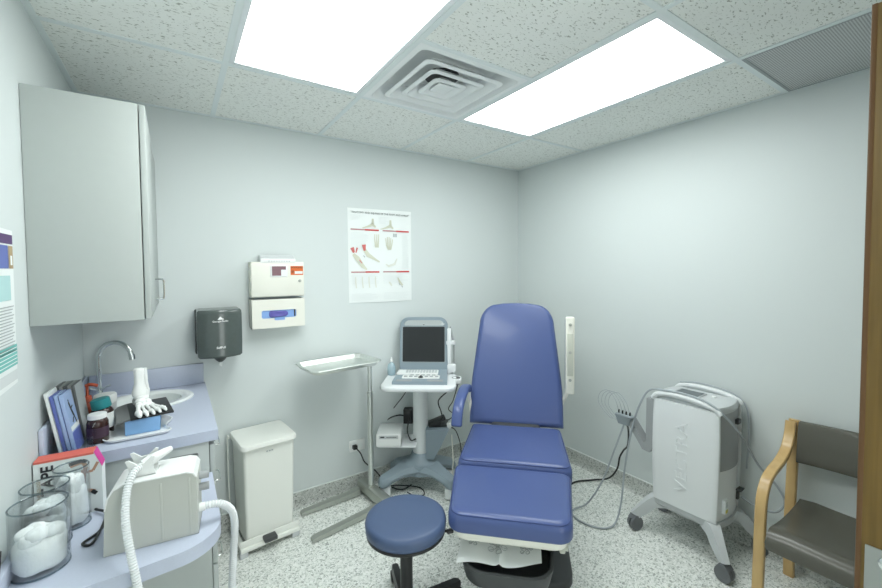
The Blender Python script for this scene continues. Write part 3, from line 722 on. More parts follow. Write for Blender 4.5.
# lid with screen and carry handle, leaning back
T = Matrix.Translation((0, -.055, .035)) @ Matrix.Rotation(R(90 + 8), 4, 'X')      # local: x right, y up along the screen, z to the rear? (front = -z after flip)
T = Matrix.Translation((0, -.060, .030)) @ Matrix.Rotation(R(8), 4, 'X')           # local z up, y rear negative
def plate(b, pts, y0_, y1_): b.loops([[(x, y0_, z) for x, z in pts], [(x, y1_, z) for x, z in pts]])
SW, SH = .176, .385
out_ = []
for sx, sz, a0 in ((1, 1, 0), (-1, 1, 90)):
    for i in range(9):
        a = R(a0 + 90 * i / 8); out_.append((sx * (SW - .065) + .065 * math.cos(a), SH - .065 + .065 * math.sin(a)))
for sx, a0 in ((-1, 180), (1, 270)):
    for i in range(4):
        a = R(a0 + 90 * i / 3); out_.append((sx * (SW - .012) + .012 * math.cos(a), .012 + .012 * math.sin(a)))
hol = []
for sx, sz, a0 in ((1, 1, 0), (-1, 1, 90)):
    for i in range(9):
        a = R(a0 + 90 * i / 8); hol.append((sx * (SW - .068) + .040 * math.cos(a), SH - .060 + .036 * math.sin(a)))
for sx, a0 in ((-1, 180), (1, 270)):
    for i in range(4):
        a = R(a0 + 90 * i / 3); hol.append((sx * (SW - .040) + .012 * math.cos(a), SH - .057 + .006 * math.sin(a)))
b = MB(); b.T = T
f_, k_ = .022, -.018
b.loops([[(x, f_ - .004, z) for x, z in hol], [(x, f_, z) for x, z in hol], [(x * .975, f_, z * .985 + .003) for x, z in out_], [(x, f_ - .006, z) for x, z in out_], [(x, k_, z) for x, z in out_], [(x, k_, z) for x, z in hol], [(x, f_ - .004, z) for x, z in hol]], cap=False)
b.build('lid', 'usblue', t)
b = MB(); b.T = T; plate(b, rrect(.153, .126, .006, 3, 0, .187), f_, f_ + .002); sc_ = b.build('screen', 'screen', t)
b = MB(); b.T = T; plate(b, rrect(.160, .132, .006, 3, 0, .187), f_ - .003, f_ + .0012); b.build('screen_bezel', 'grey', t)
b = MB(); b.T = T; b.span((-.005, f_, .326), (.005, f_ + .001, .330)); b.build('maker_mark', 'ink', t); b = MB(); b.T = T; b.span((-.155, f_, .332), (-.125, f_ + .001, .335)); b.build('light_strip', 'white', t)
b = MB().cyl((-.12, -.055, .025), (.12, -.055, .025), .014, n=16); b.build('hinge', 'usblue', t)
# squeeze bottle, printer
bt = Matrix.Translation((-1.188, -.232, .795)) @ Matrix.Rotation(UA, 4, 'Z')
p = bt @ Vector((.212, -.030, 0))
t = empty('squeeze_bottle', 'small pale blue squeeze bottle beside the ultrasound screen', 'bottle', p)
MB().lathe([(.012, 0), (.027, .003), (.030, .015), (.029, .055), (.024, .078), (.011, .090), (.009, .097)], n=22).build('body', 'bottleblue', t)
MB().lathe([(.011, .096), (.011, .110), (.006, .113), (.004, .130), (.001, .131)], n=16).build('cap', 'white', t)
p = Matrix.Translation((-1.188, -.232, 0)) @ Matrix.Rotation(UA, 4, 'Z') @ Vector((.215, .03, .338))
t = empty('printer', 'small white box printer on the side shelf of the ultrasound trolley', 'printer', p, UA + R(4))
MB().span((-.085, -.105, .0), (.085, .105, .088), .005).build('case', 'white', t)
MB().span((-.066, .105, .056), (.066, .107, .080), .0008).build('front_panel', 'lightgrey', t)
b = MB().span((.028, .107, .064), (.056, .1085, .073)); b.span((-.055, .107, .066), (.015, .1085, .069)); b.build('slot', 'dark', t)
MB().span((-.02, -.04, .085), (.02, -.03, .0855)).build('top_label', 'inkgrey', t)
UM = Matrix.Translation((-1.188, -.232, 0)) @ Matrix.Rotation(UA, 4, 'Z')
def uc(pts): return [tuple(UM @ Vector(p)) for p in pts]
cable('ultrasound_cable', uc([(-.255, -.03, .76), (-.20, -.05, .68), (-.13, .0, .62), (-.15, .03, .55), (-.16, .0, .48)]), .0045, 'black', 'black cable hanging from the ultrasound tray into the grey side bin')
cable('probe_cable', uc([(-.275, -.02, .76), (-.235, -.02, .62), (-.20, -.03, .55), (-.24, -.05, .50), (-.19, .0, .475)]), .0035, 'black', 'thin black probe cable looping beside the grey side bin')
cable('printer_cable', uc([(.09, -.12, .44), (.17, -.14, .46), (.26, -.10, .44), (.285, -.09, .36), (.265, -.10, .32), (.2, -.11, .30)]), .0055, 'black', 'thick black cable looping behind the white printer')
cable('connector_cable', uc([(.08, .02, .50), (.085, .07, .43), (.06, .09, .37), (.03, .05, .36)]), .005, 'black', 'short black connector cable bending down beside the trolley column')
b = MB().span((-.02, -.06, .0), (.05, -.0, .11), .008); bb = b.build('transformer', 'black'); bb.matrix_world = UM @ Matrix.Translation((.085, -.055, .4245)); tag(bb, 'black transformer block standing behind the white printer', 'power adapter')
cable('monitor_cable', uc([(.055, -.06, .76), (.14, -.10, .62), (.23, -.13, .50), (.27, -.10, .43)]), .003, 'black', 'thin black cable slanting from the trolley top to the printer')
cable('bin_cable', uc([(-.205, .02, .44), (-.25, .03, .42), (-.285, .05, .33), (-.29, .06, .22), (-.28, .10, .10), (-.29, .12, .01)]), .0035, 'black', 'black cable running from the grey bin down behind the exam chair')
cable('white_cable', uc([(-.225, .06, .40), (-.235, .09, .22), (-.225, .12, .10), (-.27, .14, .03), (-.26, .20, .012), (-.31, .22, .012)]), .004, 'cream', 'cream cable hanging beside the ultrasound trolley foot')
t = tag(MB().at(-1.602, -.0085, .310).span((-.018, -.034, -.014), (.014, 0, .014), .006).build('power_plug', 'black'), 'black plug pushed into the white socket', 'plug')
cable('outlet_cord', [(-1.602, -.040, .308), (-1.575, -.055, .27), (-1.545, -.05, .20), (-1.50, -.06, .15), (-1.47, -.075, .12), (-1.43, -.12, .06), (-1.38, -.16, .012), (-1.33, -.22, .010), (-1.25, -.20, .01)], .0045, 'black', 'black power cord dropping from the socket to the ultrasound trolley')
cable('floor_cord', [(-1.46, -.10, .010), (-1.38, -.13, .012), (-1.31, -.17, .010), (-1.22, -.27, .010), (-1.24, -.36, .010), (-1.30, -.34, .010), (-1.33, -.28, .018)], .004, 'black', 'black cord coiled on the floor between the trolley feet')

# ------------------------------------------------------------------ exam chair
q2 = math.sqrt(.5); CA = R(135); S0 = 1.5
CP = (-S0 * q2, -S0 * q2, 0)
t = empty('exam_chair', 'large blue padded exam chair in the middle of the room', 'exam chair', CP, CA)
def cushion(name, outline, th, r, T, material='blue', pip=True, crown=0.0):
    b = MB(); b.T = T
    b.prism(outline, 0, th, r, 5, rb=r * .5)
    o = b.build(name, material, t, angle=60)
    if pip:
        cx = sum(p[0] for p in outline) / len(outline); cy = sum(p[1] for p in outline) / len(outline)
        hx = max(abs(p[0] - cx) for p in outline); hy = max(abs(p[1] - cy) for p in outline); k = r * .30
        P = [(cx + (p[0] - cx) * (1 - k / hx), cy + (p[1] - cy) * (1 - k / hy), th - r * .30 + .001) for p in outline]
        b = MB(); b.T = T; L = []; n = len(P)
        for i in range(n):
            a = Vector(P[i - 1]); c = Vector(P[(i + 1) % n]); d = (c - a).normalized(); s_ = d.cross(Vector((0, 0, 1)))
            L.append([tuple(Vector(P[i]) + (s_ * math.cos(2 * PI * j / 6) + Vector((0, 0, 1)) * math.sin(2 * PI * j / 6)) * .0026) for j in range(6)])
        L.append(L[0]); b.loops(L, cap=False); b.build('piping', 'pip', o)
    return o
# base, column
b = MB(); b.prism(rrect(.275, .36, .10, 6, -.015, -.04), .001, .045, .012); b.build('floor_plate', 'dark', t)
b = MB(); b.loops([[(x, y - .04, z) for x, y in rrect(hx_, hy_, .05, 5)] for z, hx_, hy_ in ((.03, .20, .26), (.12, .17, .23), (.30, .15, .20), (.46, .15, .20))]); b.build('pedestal', 'dark', t)
b = MB().span((-.22, -.26, .455), (.22, .24, .485), .01); b.build('seat_frame', 'cream', t)
# seat
T = Matrix.Translation((0, .028, .485)) @ Matrix.Rotation(R(-1.5), 4, 'X')
so = []
def trap(hb, hf, y0_, y1_, r0, r1, n=7):     # rear half-width, front half-width
    out = []
    for (cx, cy, a0, r) in ((hf - r1, y1_ - r1, 0, r1), (-hf + r1, y1_ - r1, 90, r1), (-hb + r0, y0_ + r0, 180, r0), (hb - r0, y0_ + r0, 270, r0)):
        for i in range(n + 1):
            a = R(a0 + 90 * i / n); out.append((cx + r * math.cos(a), cy + r * math.sin(a)))
    res = []
    for i in range(len(out)):      # densify the long edges so that scaling stays clean
        a, c = out[i], out[(i + 1) % len(out)]; res.append(a)
        if math.hypot(a[0] - c[0], a[1] - c[1]) > .12:
            for k in range(1, 6): res.append((a[0] + (c[0] - a[0]) * k / 6, a[1] + (c[1] - a[1]) * k / 6))
    return res
cushion('seat', trap(.272, .288, -.26, .225, .03, .045), .105, .04, T)
# footrest
T = Matrix.Translation((.010, .258, .482)) @ Matrix.Rotation(R(-2.5), 4, 'X')
cushion('footrest', trap(.284, .256, 0, .408, .035, .060), .088, .034, T)
b = MB(); b.T = T; b.prism(trap(.262, .236, .03, .392, .04, .055), -.042, .004, .0, rb=.02); b.build('footrest_frame', 'cream', t)
# backrest: outline in a plane, leaning back
T = Matrix.Translation((0, -.215, .585)) @ Matrix.Rotation(R(90 + 20), 4, 'X')   # local y = up, z = towards the front?
# local axes after rotation: y -> up/back, z -> -y(front is +y) so the front face is at negative z; build mirrored
bo = []
Hb = .80
def bw(v):     # half width along the height (0..1)
    return .290 - .056 * max(0, v - .30) / .70
for i in range(10): v = i / 9 * .80; bo.append((bw(v), v * Hb))
rtop = .15
for i in range(1, 10):
    a = R(90 * i / 10); w0 = bw(.80); bo.append((w0 - .115 + .115 * math.cos(a) - .0, .80 * Hb + (.20 * Hb - .012) * math.sin(a)))
bo.append((.09, Hb - .004)); bo.append((0, Hb))
full = bo + [(-x, y) for x, y in reversed(bo[:-1])]
TB = Matrix.Translation((0, -.225, .590)) @ Matrix.Rotation(R(22), 4, 'X') @ Matrix(((1, 0, 0, 0), (0, 0, 1, 0), (0, 1, 0, 0), (0, 0, 0, 1)))
b = MB(); b.T = TB; b.prism(full, -.10, 0, .038, 6, rb=.02); bk = b.build('backrest', 'blue', t, angle=60)
b = MB(); b.T = TB; b.prism([(x * .90, .02 + y * .93) for x, y in full], -.135, -.098, 0, rb=.02); b.build('back_shell', 'cream', t)
b = MB().span((-.15, -.36, .43), (.15, -.20, .60), .02); b.build('back_bracket', 'dark', t)
# left arm (image left, +x) lowered; right arm raised with its cream underside showing
b = MB(); P = [(.300, -.25, .790), (.300, -.22, .815), (.302, -.12, .832), (.306, -.01, .815), (.310, .06, .780), (.312, .095, .730), (.312, .110, .690)]
L = []; S = spline(P, 6)
for i, p_ in enumerate(S):
    d = (S[min(i + 1, len(S) - 1)] - S[max(0, i - 1)]).normalized(); sx_ = Vector((1, 0, 0)); n_ = sx_.cross(d).normalized(); hw, hh = .030, .020
    if i in (0, len(S) - 1): hw, hh = .022, .010
    L.append([tuple(p_ + sx_ * hw * math.copysign(abs(math.cos(a)) ** .6, math.cos(a)) + n_ * hh * math.copysign(abs(math.sin(a)) ** .6, math.sin(a))) for a in [2 * PI * k / 16 for k in range(16)]])
b.loops(L); ar = b.build('armrest', 'blue', t, angle=60)
MB().tube(spline([(.27, -.275, .60), (.290, -.285, .70), (.298, -.24, .80)]), .012).build('arm_bracket', 'cream', ar)
AX, AY = -.328, -.285
b = MB(); b.span((AX - .027, AY - .018, .785), (AX + .027, AY + .012, 1.262), .010, 3); ar = b.build('armrest', 'cream', t)
b = MB(); L = []
b.span((AX - .026, AY - .052, .800), (AX + .026, AY - .016, 1.250), .012, 3); b.build('arm_pad', 'blue', ar)
b = MB()
b.span((AX - .018, AY + .010, .90), (AX + .018, AY + .016, 1.16), .004); b.build('arm_plate', 'creamdark', ar)
for z in (.875, 1.045, 1.215): MB().at(AX, AY + .011, z, rx=-PI / 2).lathe([(.009, -.002), (.009, .006), (.004, .007)], n=12).build('screw', 'steeldull', ar)
MB().tube(spline([(-.20, -.34, .60), (-.27, -.34, .68), (AX + .01, AY - .01, .80)]), .012).build('arm_bracket', 'cream', ar)
# pull-out debris tray under the footrest
b = MB(); L = []
for z, s_ in ((.255, .82), (.265, .93), (.330, 1.0), (.338, 1.0)): L.append([(x * s_ + .02, .45 + (y - .45) * s_, z) for x, y in trap(.215, .190, .20, .700, .03, .10)])
L += [[(x * .94 + .02, .45 + (y - .45) * .94, .338) for x, y in trap(.215, .190, .20, .700, .03, .10)], [(x * .88 + .02, .45 + (y - .45) * .88, .275) for x, y in trap(.215, .190, .20, .700, .03, .10)]]
b.loops(L); b.build('debris_tray', 'dark', t)
b = MB().span((-.225, .15, .34), (-.200, .53, .44), .006); b.cyl((-.200, .53, .375), (-.235, .53, .375), .016); b.build('tray_rail', 'creamdark', t)
MB().span((.232, .15, .34), (.250, .50, .44), .006).build('tray_rail', 'creamdark', t)
pp = empty('paper_liner', 'white paper sheet with grey sketched flowers in the tray under the footrest', 'paper', CP, CA)
b = MB(); N = 26
def py(u_, v_): return (.222 - .345 * u_, .30 + v_ * .375 - .055 * u_ * v_ - .012 * math.sin(u_ * 7), .350 + .030 * (1 - v_) + (.012 * math.exp(-((u_ - .5) / .03) ** 2) - .010 * math.sin(u_ * PI) ** 2) * v_)
vs = [py(i / N, j / 8) for j in range(9) for i in range(N + 1)]
b.add(vs, [(j * (N + 1) + i, j * (N + 1) + i + 1, (j + 1) * (N + 1) + i + 1, (j + 1) * (N + 1) + i) for j in range(8) for i in range(N)]); b.build('sheet', 'paper', pp)
b = MB()
def curl(u0, v0, s_):
    for k in range(5):
        a0 = k * 2 * PI / 5
        P = [(u0 + s_ * math.cos(a0) * q + s_ * .3 * math.sin(q * PI) * math.sin(a0), v0 + s_ * math.sin(a0) * q * 1.1) for q in [x / 8 for x in range(9)]]
        b.tube([Vector(py(min(1, max(0, u_)), min(1, max(0, v_)))) + Vector((0, 0, .0015)) for u_, v_ in P], .0012, 4)
        P = [(u0 + s_ * .75 * math.cos(a0) + s_ * .3 * math.cos(a), v0 + s_ * .75 * math.sin(a0) + s_ * .3 * math.sin(a)) for a in [x * 2 * PI / 10 for x in range(11)]]
        b.tube([Vector(py(min(1, max(0, u_)), min(1, max(0, v_)))) + Vector((0, 0, .0015)) for u_, v_ in P], .0012, 4)
for c in ((.17, .68, .07), (.46, .72, .12), (.82, .74, .08)):
    b = MB(); curl(*c); b.build('flower_print', 'inkgrey', pp)

# ------------------------------------------------------------------ stool
t = empty('round_stool', 'round slate-blue padded swivel stool beside the exam chair', 'stool', (-1.825, -1.190, 0), R(-16))
MB().lathe([(.140, .444), (.166, .445), (.172, .452), (.174, .480), (.170, .494), (.158, .501), (.11, .503), (.001, .504)], n=56).build('seat', 'bluestool', t, angle=60)
MB().lathe([(.10, .424), (.160, .427), (.169, .434), (.169, .446), (.12, .446)], n=48).build('seat_pan', 'black', t)
b = MB().tube([(.08, -.02, .43), (.172, -.050, .424)], .006); b.box((.182, -.054, .424), (.030, .020, .014), .004); b.build('height_lever', 'black', t)
MB().cyl((0, 0, .19), (0, 0, .43), .018, n=18).build('gas_lift', 'black', t)
MB().cyl((0, 0, .075), (0, 0, .41), .027, n=22).build('column', 'black', t)
MB().lathe([(.045, .055), (.048, .09), (.035, .115)], n=24).build('hub', 'black', t)
for k in range(5):
    a = R(72 * k + 18); b = MB(); b.at(0, 0, 0, rz=a)
    b.loops([[(x, -w_, z0), (x, w_, z0), (x, w_ * .8, z1), (x, -w_ * .8, z1)] for x, w_, z0, z1 in ((.03, .026, .055, .115), (.15, .023, .058, .100), (.270, .019, .055, .086), (.290, .012, .058, .078))]); l = b.build('leg', 'black', t)
    b = MB(); b.T = Matrix.Rotation(a, 4, 'Z') @ Matrix.Translation((.272, 0, .028)) @ Matrix.Rotation(PI / 2, 4, 'X')
    b.lathe([(.01, -.022), (.026, -.020), (.027, -.006), (.018, -.004), (.018, .004), (.027, .006), (.026, .020), (.01, .022)], n=20); b.build('caster', 'rubber', l)

# ------------------------------------------------------------------ therapy unit on wheels by the right wall
t = empty('therapy_unit', 'white and grey wheeled therapy cabinet by the right wall', 'medical machine', (-.200, -1.622, 0), R(2))
# local: x to the wall, y along the wall (back = +y). big white face at -x, narrow face at -y
HX, HY, ZB, ZT = .142, .160, .235, .795
def bul(hx, hy, bl, z, n=10):
    P = [(hx * (1 - 2 * i / n), hy + bl * (1 - (1 - 2 * i / n) ** 2)) for i in range(n + 1)]
    return [(x, y, z) for x, y in P] + [(-x, -y, z) for x, y in P]
b = MB(); b.loops([bul(HX - .006, HY - .004, .020 + .008 * math.sin(PI * q / 8), ZB + (ZT - ZB) * q / 8) for q in range(9)]); b.build('body', 'cartwhite', t)
b = MB(); b.loops([bul(HX - .005, HY - .003, .0215 + .008 * math.sin(PI * (.47 + .53 * q / 5)), .500 + (ZT + .004 - .500) * q / 5) for q in range(6)]); b.build('upper_band', 'midgrey', t)
for s_ in (-1, 1):      # side panels, slightly bulging
    b = MB(); L = []; n = 14
    for q in range(n + 1):
        v = q / n; z = ZB - .004 + (ZT + .020 - ZB) * v; y1_ = HY + .002 + .010 * math.sin(PI * v * .8); xo = HX - .002 + .008 * math.sin(PI * (.15 + .7 * v))
        sec = [(s_ * (xo - .012), -y1_ + .001), (s_ * (xo - .002), -y1_), (s_ * (xo + .004), -y1_ + .006), (s_ * (xo + .006), -y1_ + .03), (s_ * (xo + .008), 0), (s_ * (xo + .006), y1_ - .03), (s_ * (xo + .004), y1_ - .006), (s_ * (xo - .002), y1_), (s_ * (xo - .012), y1_ - .001)]
        L.append([(x, y, z) for x, y in sec])
    b.loops(L); pn = b.build('side_panel', 'cartwhite', t, angle=60)
    if s_ < 0: text('embossed_lettering', 'VECTRA', .088, 'cartwhite', pn, frame((-.1560, .008, .520), (0, 0, 1), (1e-9, 1, 0)), ext=.0020, sx=1.2)
# top console
b = MB(); b.loops([bul(.130, .158, .022, .796), bul(.132, .160, .026, .812), bul(.126, .156, .022, .832), bul(.10, .140, .018, .840)]); b.build('top_console', 'lightgrey', t)
b = MB(); b.T = Matrix.Translation((-.005, .035, .8400)); b.prism(rrect(.060, .070, .008, 3), 0, .004); dp = b.build('display_bezel', 'midgrey', t)
b = MB(); b.T = Matrix.Translation((-.005, .035, .8440)); b.prism(rrect(.050, .060, .004, 3), 0, .001); b.build('display', 'screengrey', dp)
MB().span((.02, -.085, .838), (.045, -.065, .845), .002).build('button', 'white', t); MB().span((-.07, .12, .834), (-.045, .14, .842), .002).build('button', 'midgrey', t)
for s_ in (-1, 1):   # handle rails
    b = MB(); P = [(s_ * .140, -.168, .800), (s_ * .141, -.150, .822), (s_ * .142, -.07, .842), (s_ * .142, .05, .850), (s_ * .141, .14, .838), (s_ * .140, .172, .808)]
    b.tube(spline(P, 8), .016, 12, flat=.8); b.build('handle_rail', 'cartwhite', t)
b = MB().span((.02, -.196, .725), (.06, -.180, .750), .002); b.build('socket_cover', 'black', t)
b = MB().span((-.095, -.1835, .275), (-.060, -.165, .345)); lb = b.build('spec_label', 'paper', t)
b = MB().span((-.092, -.1840, .278), (-.064, -.1835, .296)); b.build('warning_patch', 'yellow', lb)
b = MB().span((-.090, -.1840, .305), (-.065, -.1835, .335)); b.build('label_print', 'inkpale', lb)
b = MB().span((.085, -.180, .29), (.110, -.165, .335), .003); b.box((.095, -.186, .35), (.05, .026, .010), .003); b.build('power_inlet', 'dark', t)
# base with splayed legs and casters
b = MB(); b.loops([bul(.120, .135, .02, .178), bul(.142, .160, .024, .200), bul(.143, .161, .025, .232)])
cc = [(-.170, .255), (-.205, -.222), (.165, -.262), (.150, .245)]
b.build('base_frame', 'lightgrey', t)
for x, y in cc:
    b = MB(); d = Vector((x, y, 0)); p0 = Vector((x * .62, y * .52, .215)); p1 = Vector((x * .80, y * .78, .175)); p2 = Vector((x * .98, y * .99, .088))
    L = []
    dn = d.normalized(); sd = Vector((-dn.y, dn.x, 0))
    for q_, w_, h0, h1 in ((Vector((x * .45, y * .45, 0)), .040, .180, .230), (Vector((x * .70, y * .68, 0)), .034, .168, .226), (Vector((x * .80, y * .78, 0)), .028, .130, .200), (Vector((x * 1.0, y * 1.0, 0)), .017, .078, .100)):
        k_ = dn * .022 * (1 if h1 < .2 else .3)
        L.append([tuple(q_ - k_ + sd * w_ + Vector((0, 0, h0))), tuple(q_ - k_ - sd * w_ + Vector((0, 0, h0))), tuple(q_ + k_ - sd * w_ * .8 + Vector((0, 0, h1))), tuple(q_ + k_ + sd * w_ * .8 + Vector((0, 0, h1)))])
    b.loops(L); lg = b.build('leg', 'lightgrey', t)
    b = MB(); a = math.atan2(y, x) + .6
    for o_ in (-.013, .013):
        b.T = Matrix.Translation((x, y, .041)) @ Matrix.Rotation(a, 4, 'Z') @ Matrix.Rotation(PI / 2, 4, 'X') @ Matrix.Translation((0, 0, o_))
        b.lathe([(.008, -.010), (.020, -.010), (.030, -.008), (.038, -.010), (.040, 0), (.038, .010), (.030, .008), (.020, .010), (.008, .010)], n=26)
    cs = b.build('caster', 'wheel', lg)
    b = MB(); b.T = Matrix.Translation((x, y, .05)) @ Matrix.Rotation(a, 4, 'Z'); b.loops([[(-.034, w_, .010), (-.018, w_, .036), (.010, w_, .040), (.030, w_, .020), (.0, w_, .022)] for w_ in (-.024, .024)]); b.cyl((-.0, 0, .03), (0, 0, .055), .012); b.build('caster_hood', 'wheel', cs)
# applicator holster on the rear end
b = MB(); sec = [(.166, .80), (.205, .80), (.208, .545), (.222, .532), (.300, .640), (.312, .640), (.308, .600), (.228, .488), (.185, .482), (.168, .510)]
b.loops([[(x, y, z) for y, z in sec] for x in (-.150, -.085)]); b.build('applicator_holster', 'midgrey', t, smooth=False)
b = MB(); b.at(-.140, .345, .60, rz=R(0)); b.loops([[(x, y, z) for x, y in rrect(hx_, hy_, .01, 3)] for z, hx_, hy_ in ((0, .020, .035), (.055, .024, .055), (.06, .02, .05))]); hd = b.build('lead_hub', 'grey', t)
b = MB()
for k in range(4): b.cyl((-.140, .310 + k * .024, .655), (-.140, .310 + k * .024, .680), .005)
b.build('lead_plug', 'black', hd)
UT = Matrix.Translation((-.200, -1.622, 0)) @ Matrix.Rotation(R(2), 4, 'Z')
tc_ = lambda pts: [tuple(UT @ Vector(p)) for p in pts]
for k in range(4):
    y = .310 + k * .024
    cable('electrode_lead', tc_([(-.145, y, .678), (-.150, y + .02, .74), (-.150, y + .07, .785), (-.152, y + .12, .76), (-.152, y + .135, .70), (-.150, y + .10, .65), (-.148, y + .06, .62), (-.146, y + .035, .612)]), .0016, 'cablegrey',
          ('thin grey electrode lead looped above the holster, loop nearest the white cabinet', 'thin grey electrode lead looped above the holster, second loop from the white cabinet', 'thin grey electrode lead looped above the holster, third loop from the white cabinet', 'thin grey electrode lead looped above the holster, loop farthest from the white cabinet')[k], n=6)
for o in bpy.data.objects:
    if o.name.startswith('electrode_lead'): o['group'] = 'electrode leads looped on the therapy unit'
cable('applicator_cable', [(-.350, -1.28, .60), (-.385, -1.245, .45), (-.42, -1.18, .22), (-.46, -1.10, .05), (-.52, -1.05, .008), (-.575, -1.07, .007), (-.60, -1.14, .007), (-.575, -1.235, .007), (-.52, -1.285, .007), (-.46, -1.30, .03), (-.415, -1.305, .14), (-.385, -1.31, .36), (-.372, -1.345, .60), (-.365, -1.39, .76), (-.352, -1.44, .850)] + tc_([(-.148, .10, .868), (-.146, .0, .872), (-.148, -.10, .860), (-.145, -.165, .825), (-.08, -.215, .74), (.03, -.235, .62), (.12, -.26, .50), (.155, -.32, .42), (.160, -.36, .34), (.13, -.33, .28), (.10, -.25, .29), (.097, -.19, .31)]), .0055, 'cablegrey',
      'grey applicator cable draped over the white cabinet and looped on the floor')
cable('cabinet_hose', tc_([(.145, .150, .856), (.147, .05, .871), (.147, -.08, .862), (.150, -.16, .832), (.158, -.195, .76), (.160, -.200, .62), (.155, -.195, .45)]), .0045, 'cablegrey', 'pale grey tube lying along the wall-side handle of the white cabinet')
cable('power_cable', [(-.80, -.86, .008), (-.60, -.83, .008), (-.40, -.86, .008), (-.25, -.84, .008), (-.12, -.90, .010), (-.055, -.98, .04), (-.048, -1.04, .13), (-.050, -1.06, .22), (-.07, -1.10, .29), (-.13, -1.17, .37), (-.24, -1.24, .52), (-.325, -1.275, .605)], .006, 'black', 'black power cord running from the exam chair to the right wall')

# ------------------------------------------------------------------ visitor chair
t = empty('visitor_armchair', 'beech armchair with taupe vinyl seat and back beside the door', 'armchair', (0, -2.285, 0))
def lam(b, P, wd, th, y):       # laminated strip following P in the XZ plane, width wd in y, thickness th
    S = spline(P, 8); L = []
    for i, p_ in enumerate(S):
        d = (S[min(i + 1, len(S) - 1)] - S[max(0, i - 1)]).normalized(); n_ = Vector((-d.z, 0, d.x)); c = Vector((p_.x, y, p_.z))
        w_ = wd / 2; h_ = th / 2; q = .004; w2, h2 = w_ - q, h_ - q
        L.append([tuple(c + Vector((0, sy, 0)) + n_ * sn) for sy, sn in ((w_, h2), (w2, h_), (-w2, h_), (-w_, h2), (-w_, -h2), (-w2, -h_), (w2, -h_), (w_, -h2))])
    b.loops(L)
AP = [(-.095, 0, .790), (-.112, 0, .725), (-.155, 0, .665), (-.24, 0, .626), (-.34, 0, .606), (-.405, 0, .578), (-.445, 0, .525), (-.460, 0, .45), (-.470, 0, .25), (-.482, 0, .001)]
for s_ in (-1, 1):
    y = s_ * .272
    b = MB(); lam(b, AP, .042, .024, y); b.build('armrest', 'wood', t)
    b = MB(); lam(b, [(-.055, 0, .79), (-.066, 0, .60), (-.085, 0, .40), (-.095, 0, .20), (-.085, 0, .001)], .042, .028, y + (-s_) * .003); b.build('leg', 'wood', t)
    b = MB(); lam(b, [(-.09, 0, .345), (-.25, 0, .345), (-.45, 0, .345)], .024, .032, y - s_ * .030); b.build('side_rail', 'wood', t)
# seat: saddle shape
b = MB(); L = []; n = 18
for i in range(n + 1):
    v = i / n; x = -.090 - .45 * v; zt_ = .425 - .020 * math.sin(PI * v) + (.012 * v)
    if v > .86: zt_ -= .055 * ((v - .86) / .14) ** 2
    th = .060 if v < .9 else .060 - .02 * (v - .9) / .1
    hw = .232; sec = []
    for k in range(9): u_ = -1 + 2 * k / 8; sec.append((x, u_ * hw, zt_ - .010 * (1 - u_ * u_) * (1 - v * .5) - (.012 if abs(u_) == 1 else 0)))
    for k in range(9): u_ = 1 - 2 * k / 8; sec.append((x, u_ * hw * .985, zt_ - th))
    L.append(sec)
b.loops(L); b.build('seat', 'seatgrey', t, angle=50)
b = MB(); L = []
for i in range(13):
    u_ = -1 + 2 * i / 12; y = u_ * .243; xo = -.052 - .030 * (1 - u_ * u_) * -1 - .03
    L.append([(xo + dx + lean, y, z) for dx, z, lean in ((-.018, .600, -.018), (-.024, .615, -.016), (-.022, .69, -.008), (-.020, .775, .0), (-.012, .793, .004), (.006, .795, .004), (.014, .78, .002), (.012, .62, -.014), (.004, .598, -.018))])
b.loops(L); b.build('backrest', 'seatgrey', t, angle=50)

# ------------------------------------------------------------------ worktop clutter
# foot skeleton board on its blue box
t = empty('plastic_tray', 'thin white wavy plastic tray under the light blue box', 'tray', (-2.765, -.66, .9155))
b = MB(); L = []
for z, s_ in ((.0, .92), (.002, 1.0), (.012, 1.06), (.013, 1.03), (.004, .96), (.0025, .9)):
    L.append([(x * s_, y * s_ , z) for x, y in [(p[0] + .012 * math.sin(p[1] * 40), p[1]) for p in trap(.10, .095, -.115, .12, .03, .05)]])
b.loops(L); b.build('dish', 'white', t)
t = tag(MB().span((-.056, -.072, 0), (.056, .072, .058), .003).build('blue_box', 'boxblue'), 'small light blue cardboard box under the black board', 'box'); t.location = (-2.748, -.655, .9185)
t = empty('display_board', 'black plastic board lying on the light blue box', 'board', (-2.748, -.612, .9775), R(7))
b = MB().span((-.052, -.118, .0), (.090, .125, .008), .002); b.build('board', 'black', t)
b = MB(); b.loops([[(-.052, y, .001), (-.052, y, .008), (-.093, y + .01, -.004), (-.093, y + .01, -.008)] for y in (-.115, .122)]); b.build('sloping_flap', 'bgrey', t)
FS = Matrix.Diagonal((1.25, 1.15, 1.02, 1))
t = empty('foot_skeleton', 'white plastic skeleton model of a foot standing on the black board', 'anatomical model', (-2.755, -.600, .9855), R(-163))
t.scale = (1.12, 1.12, 1.02)
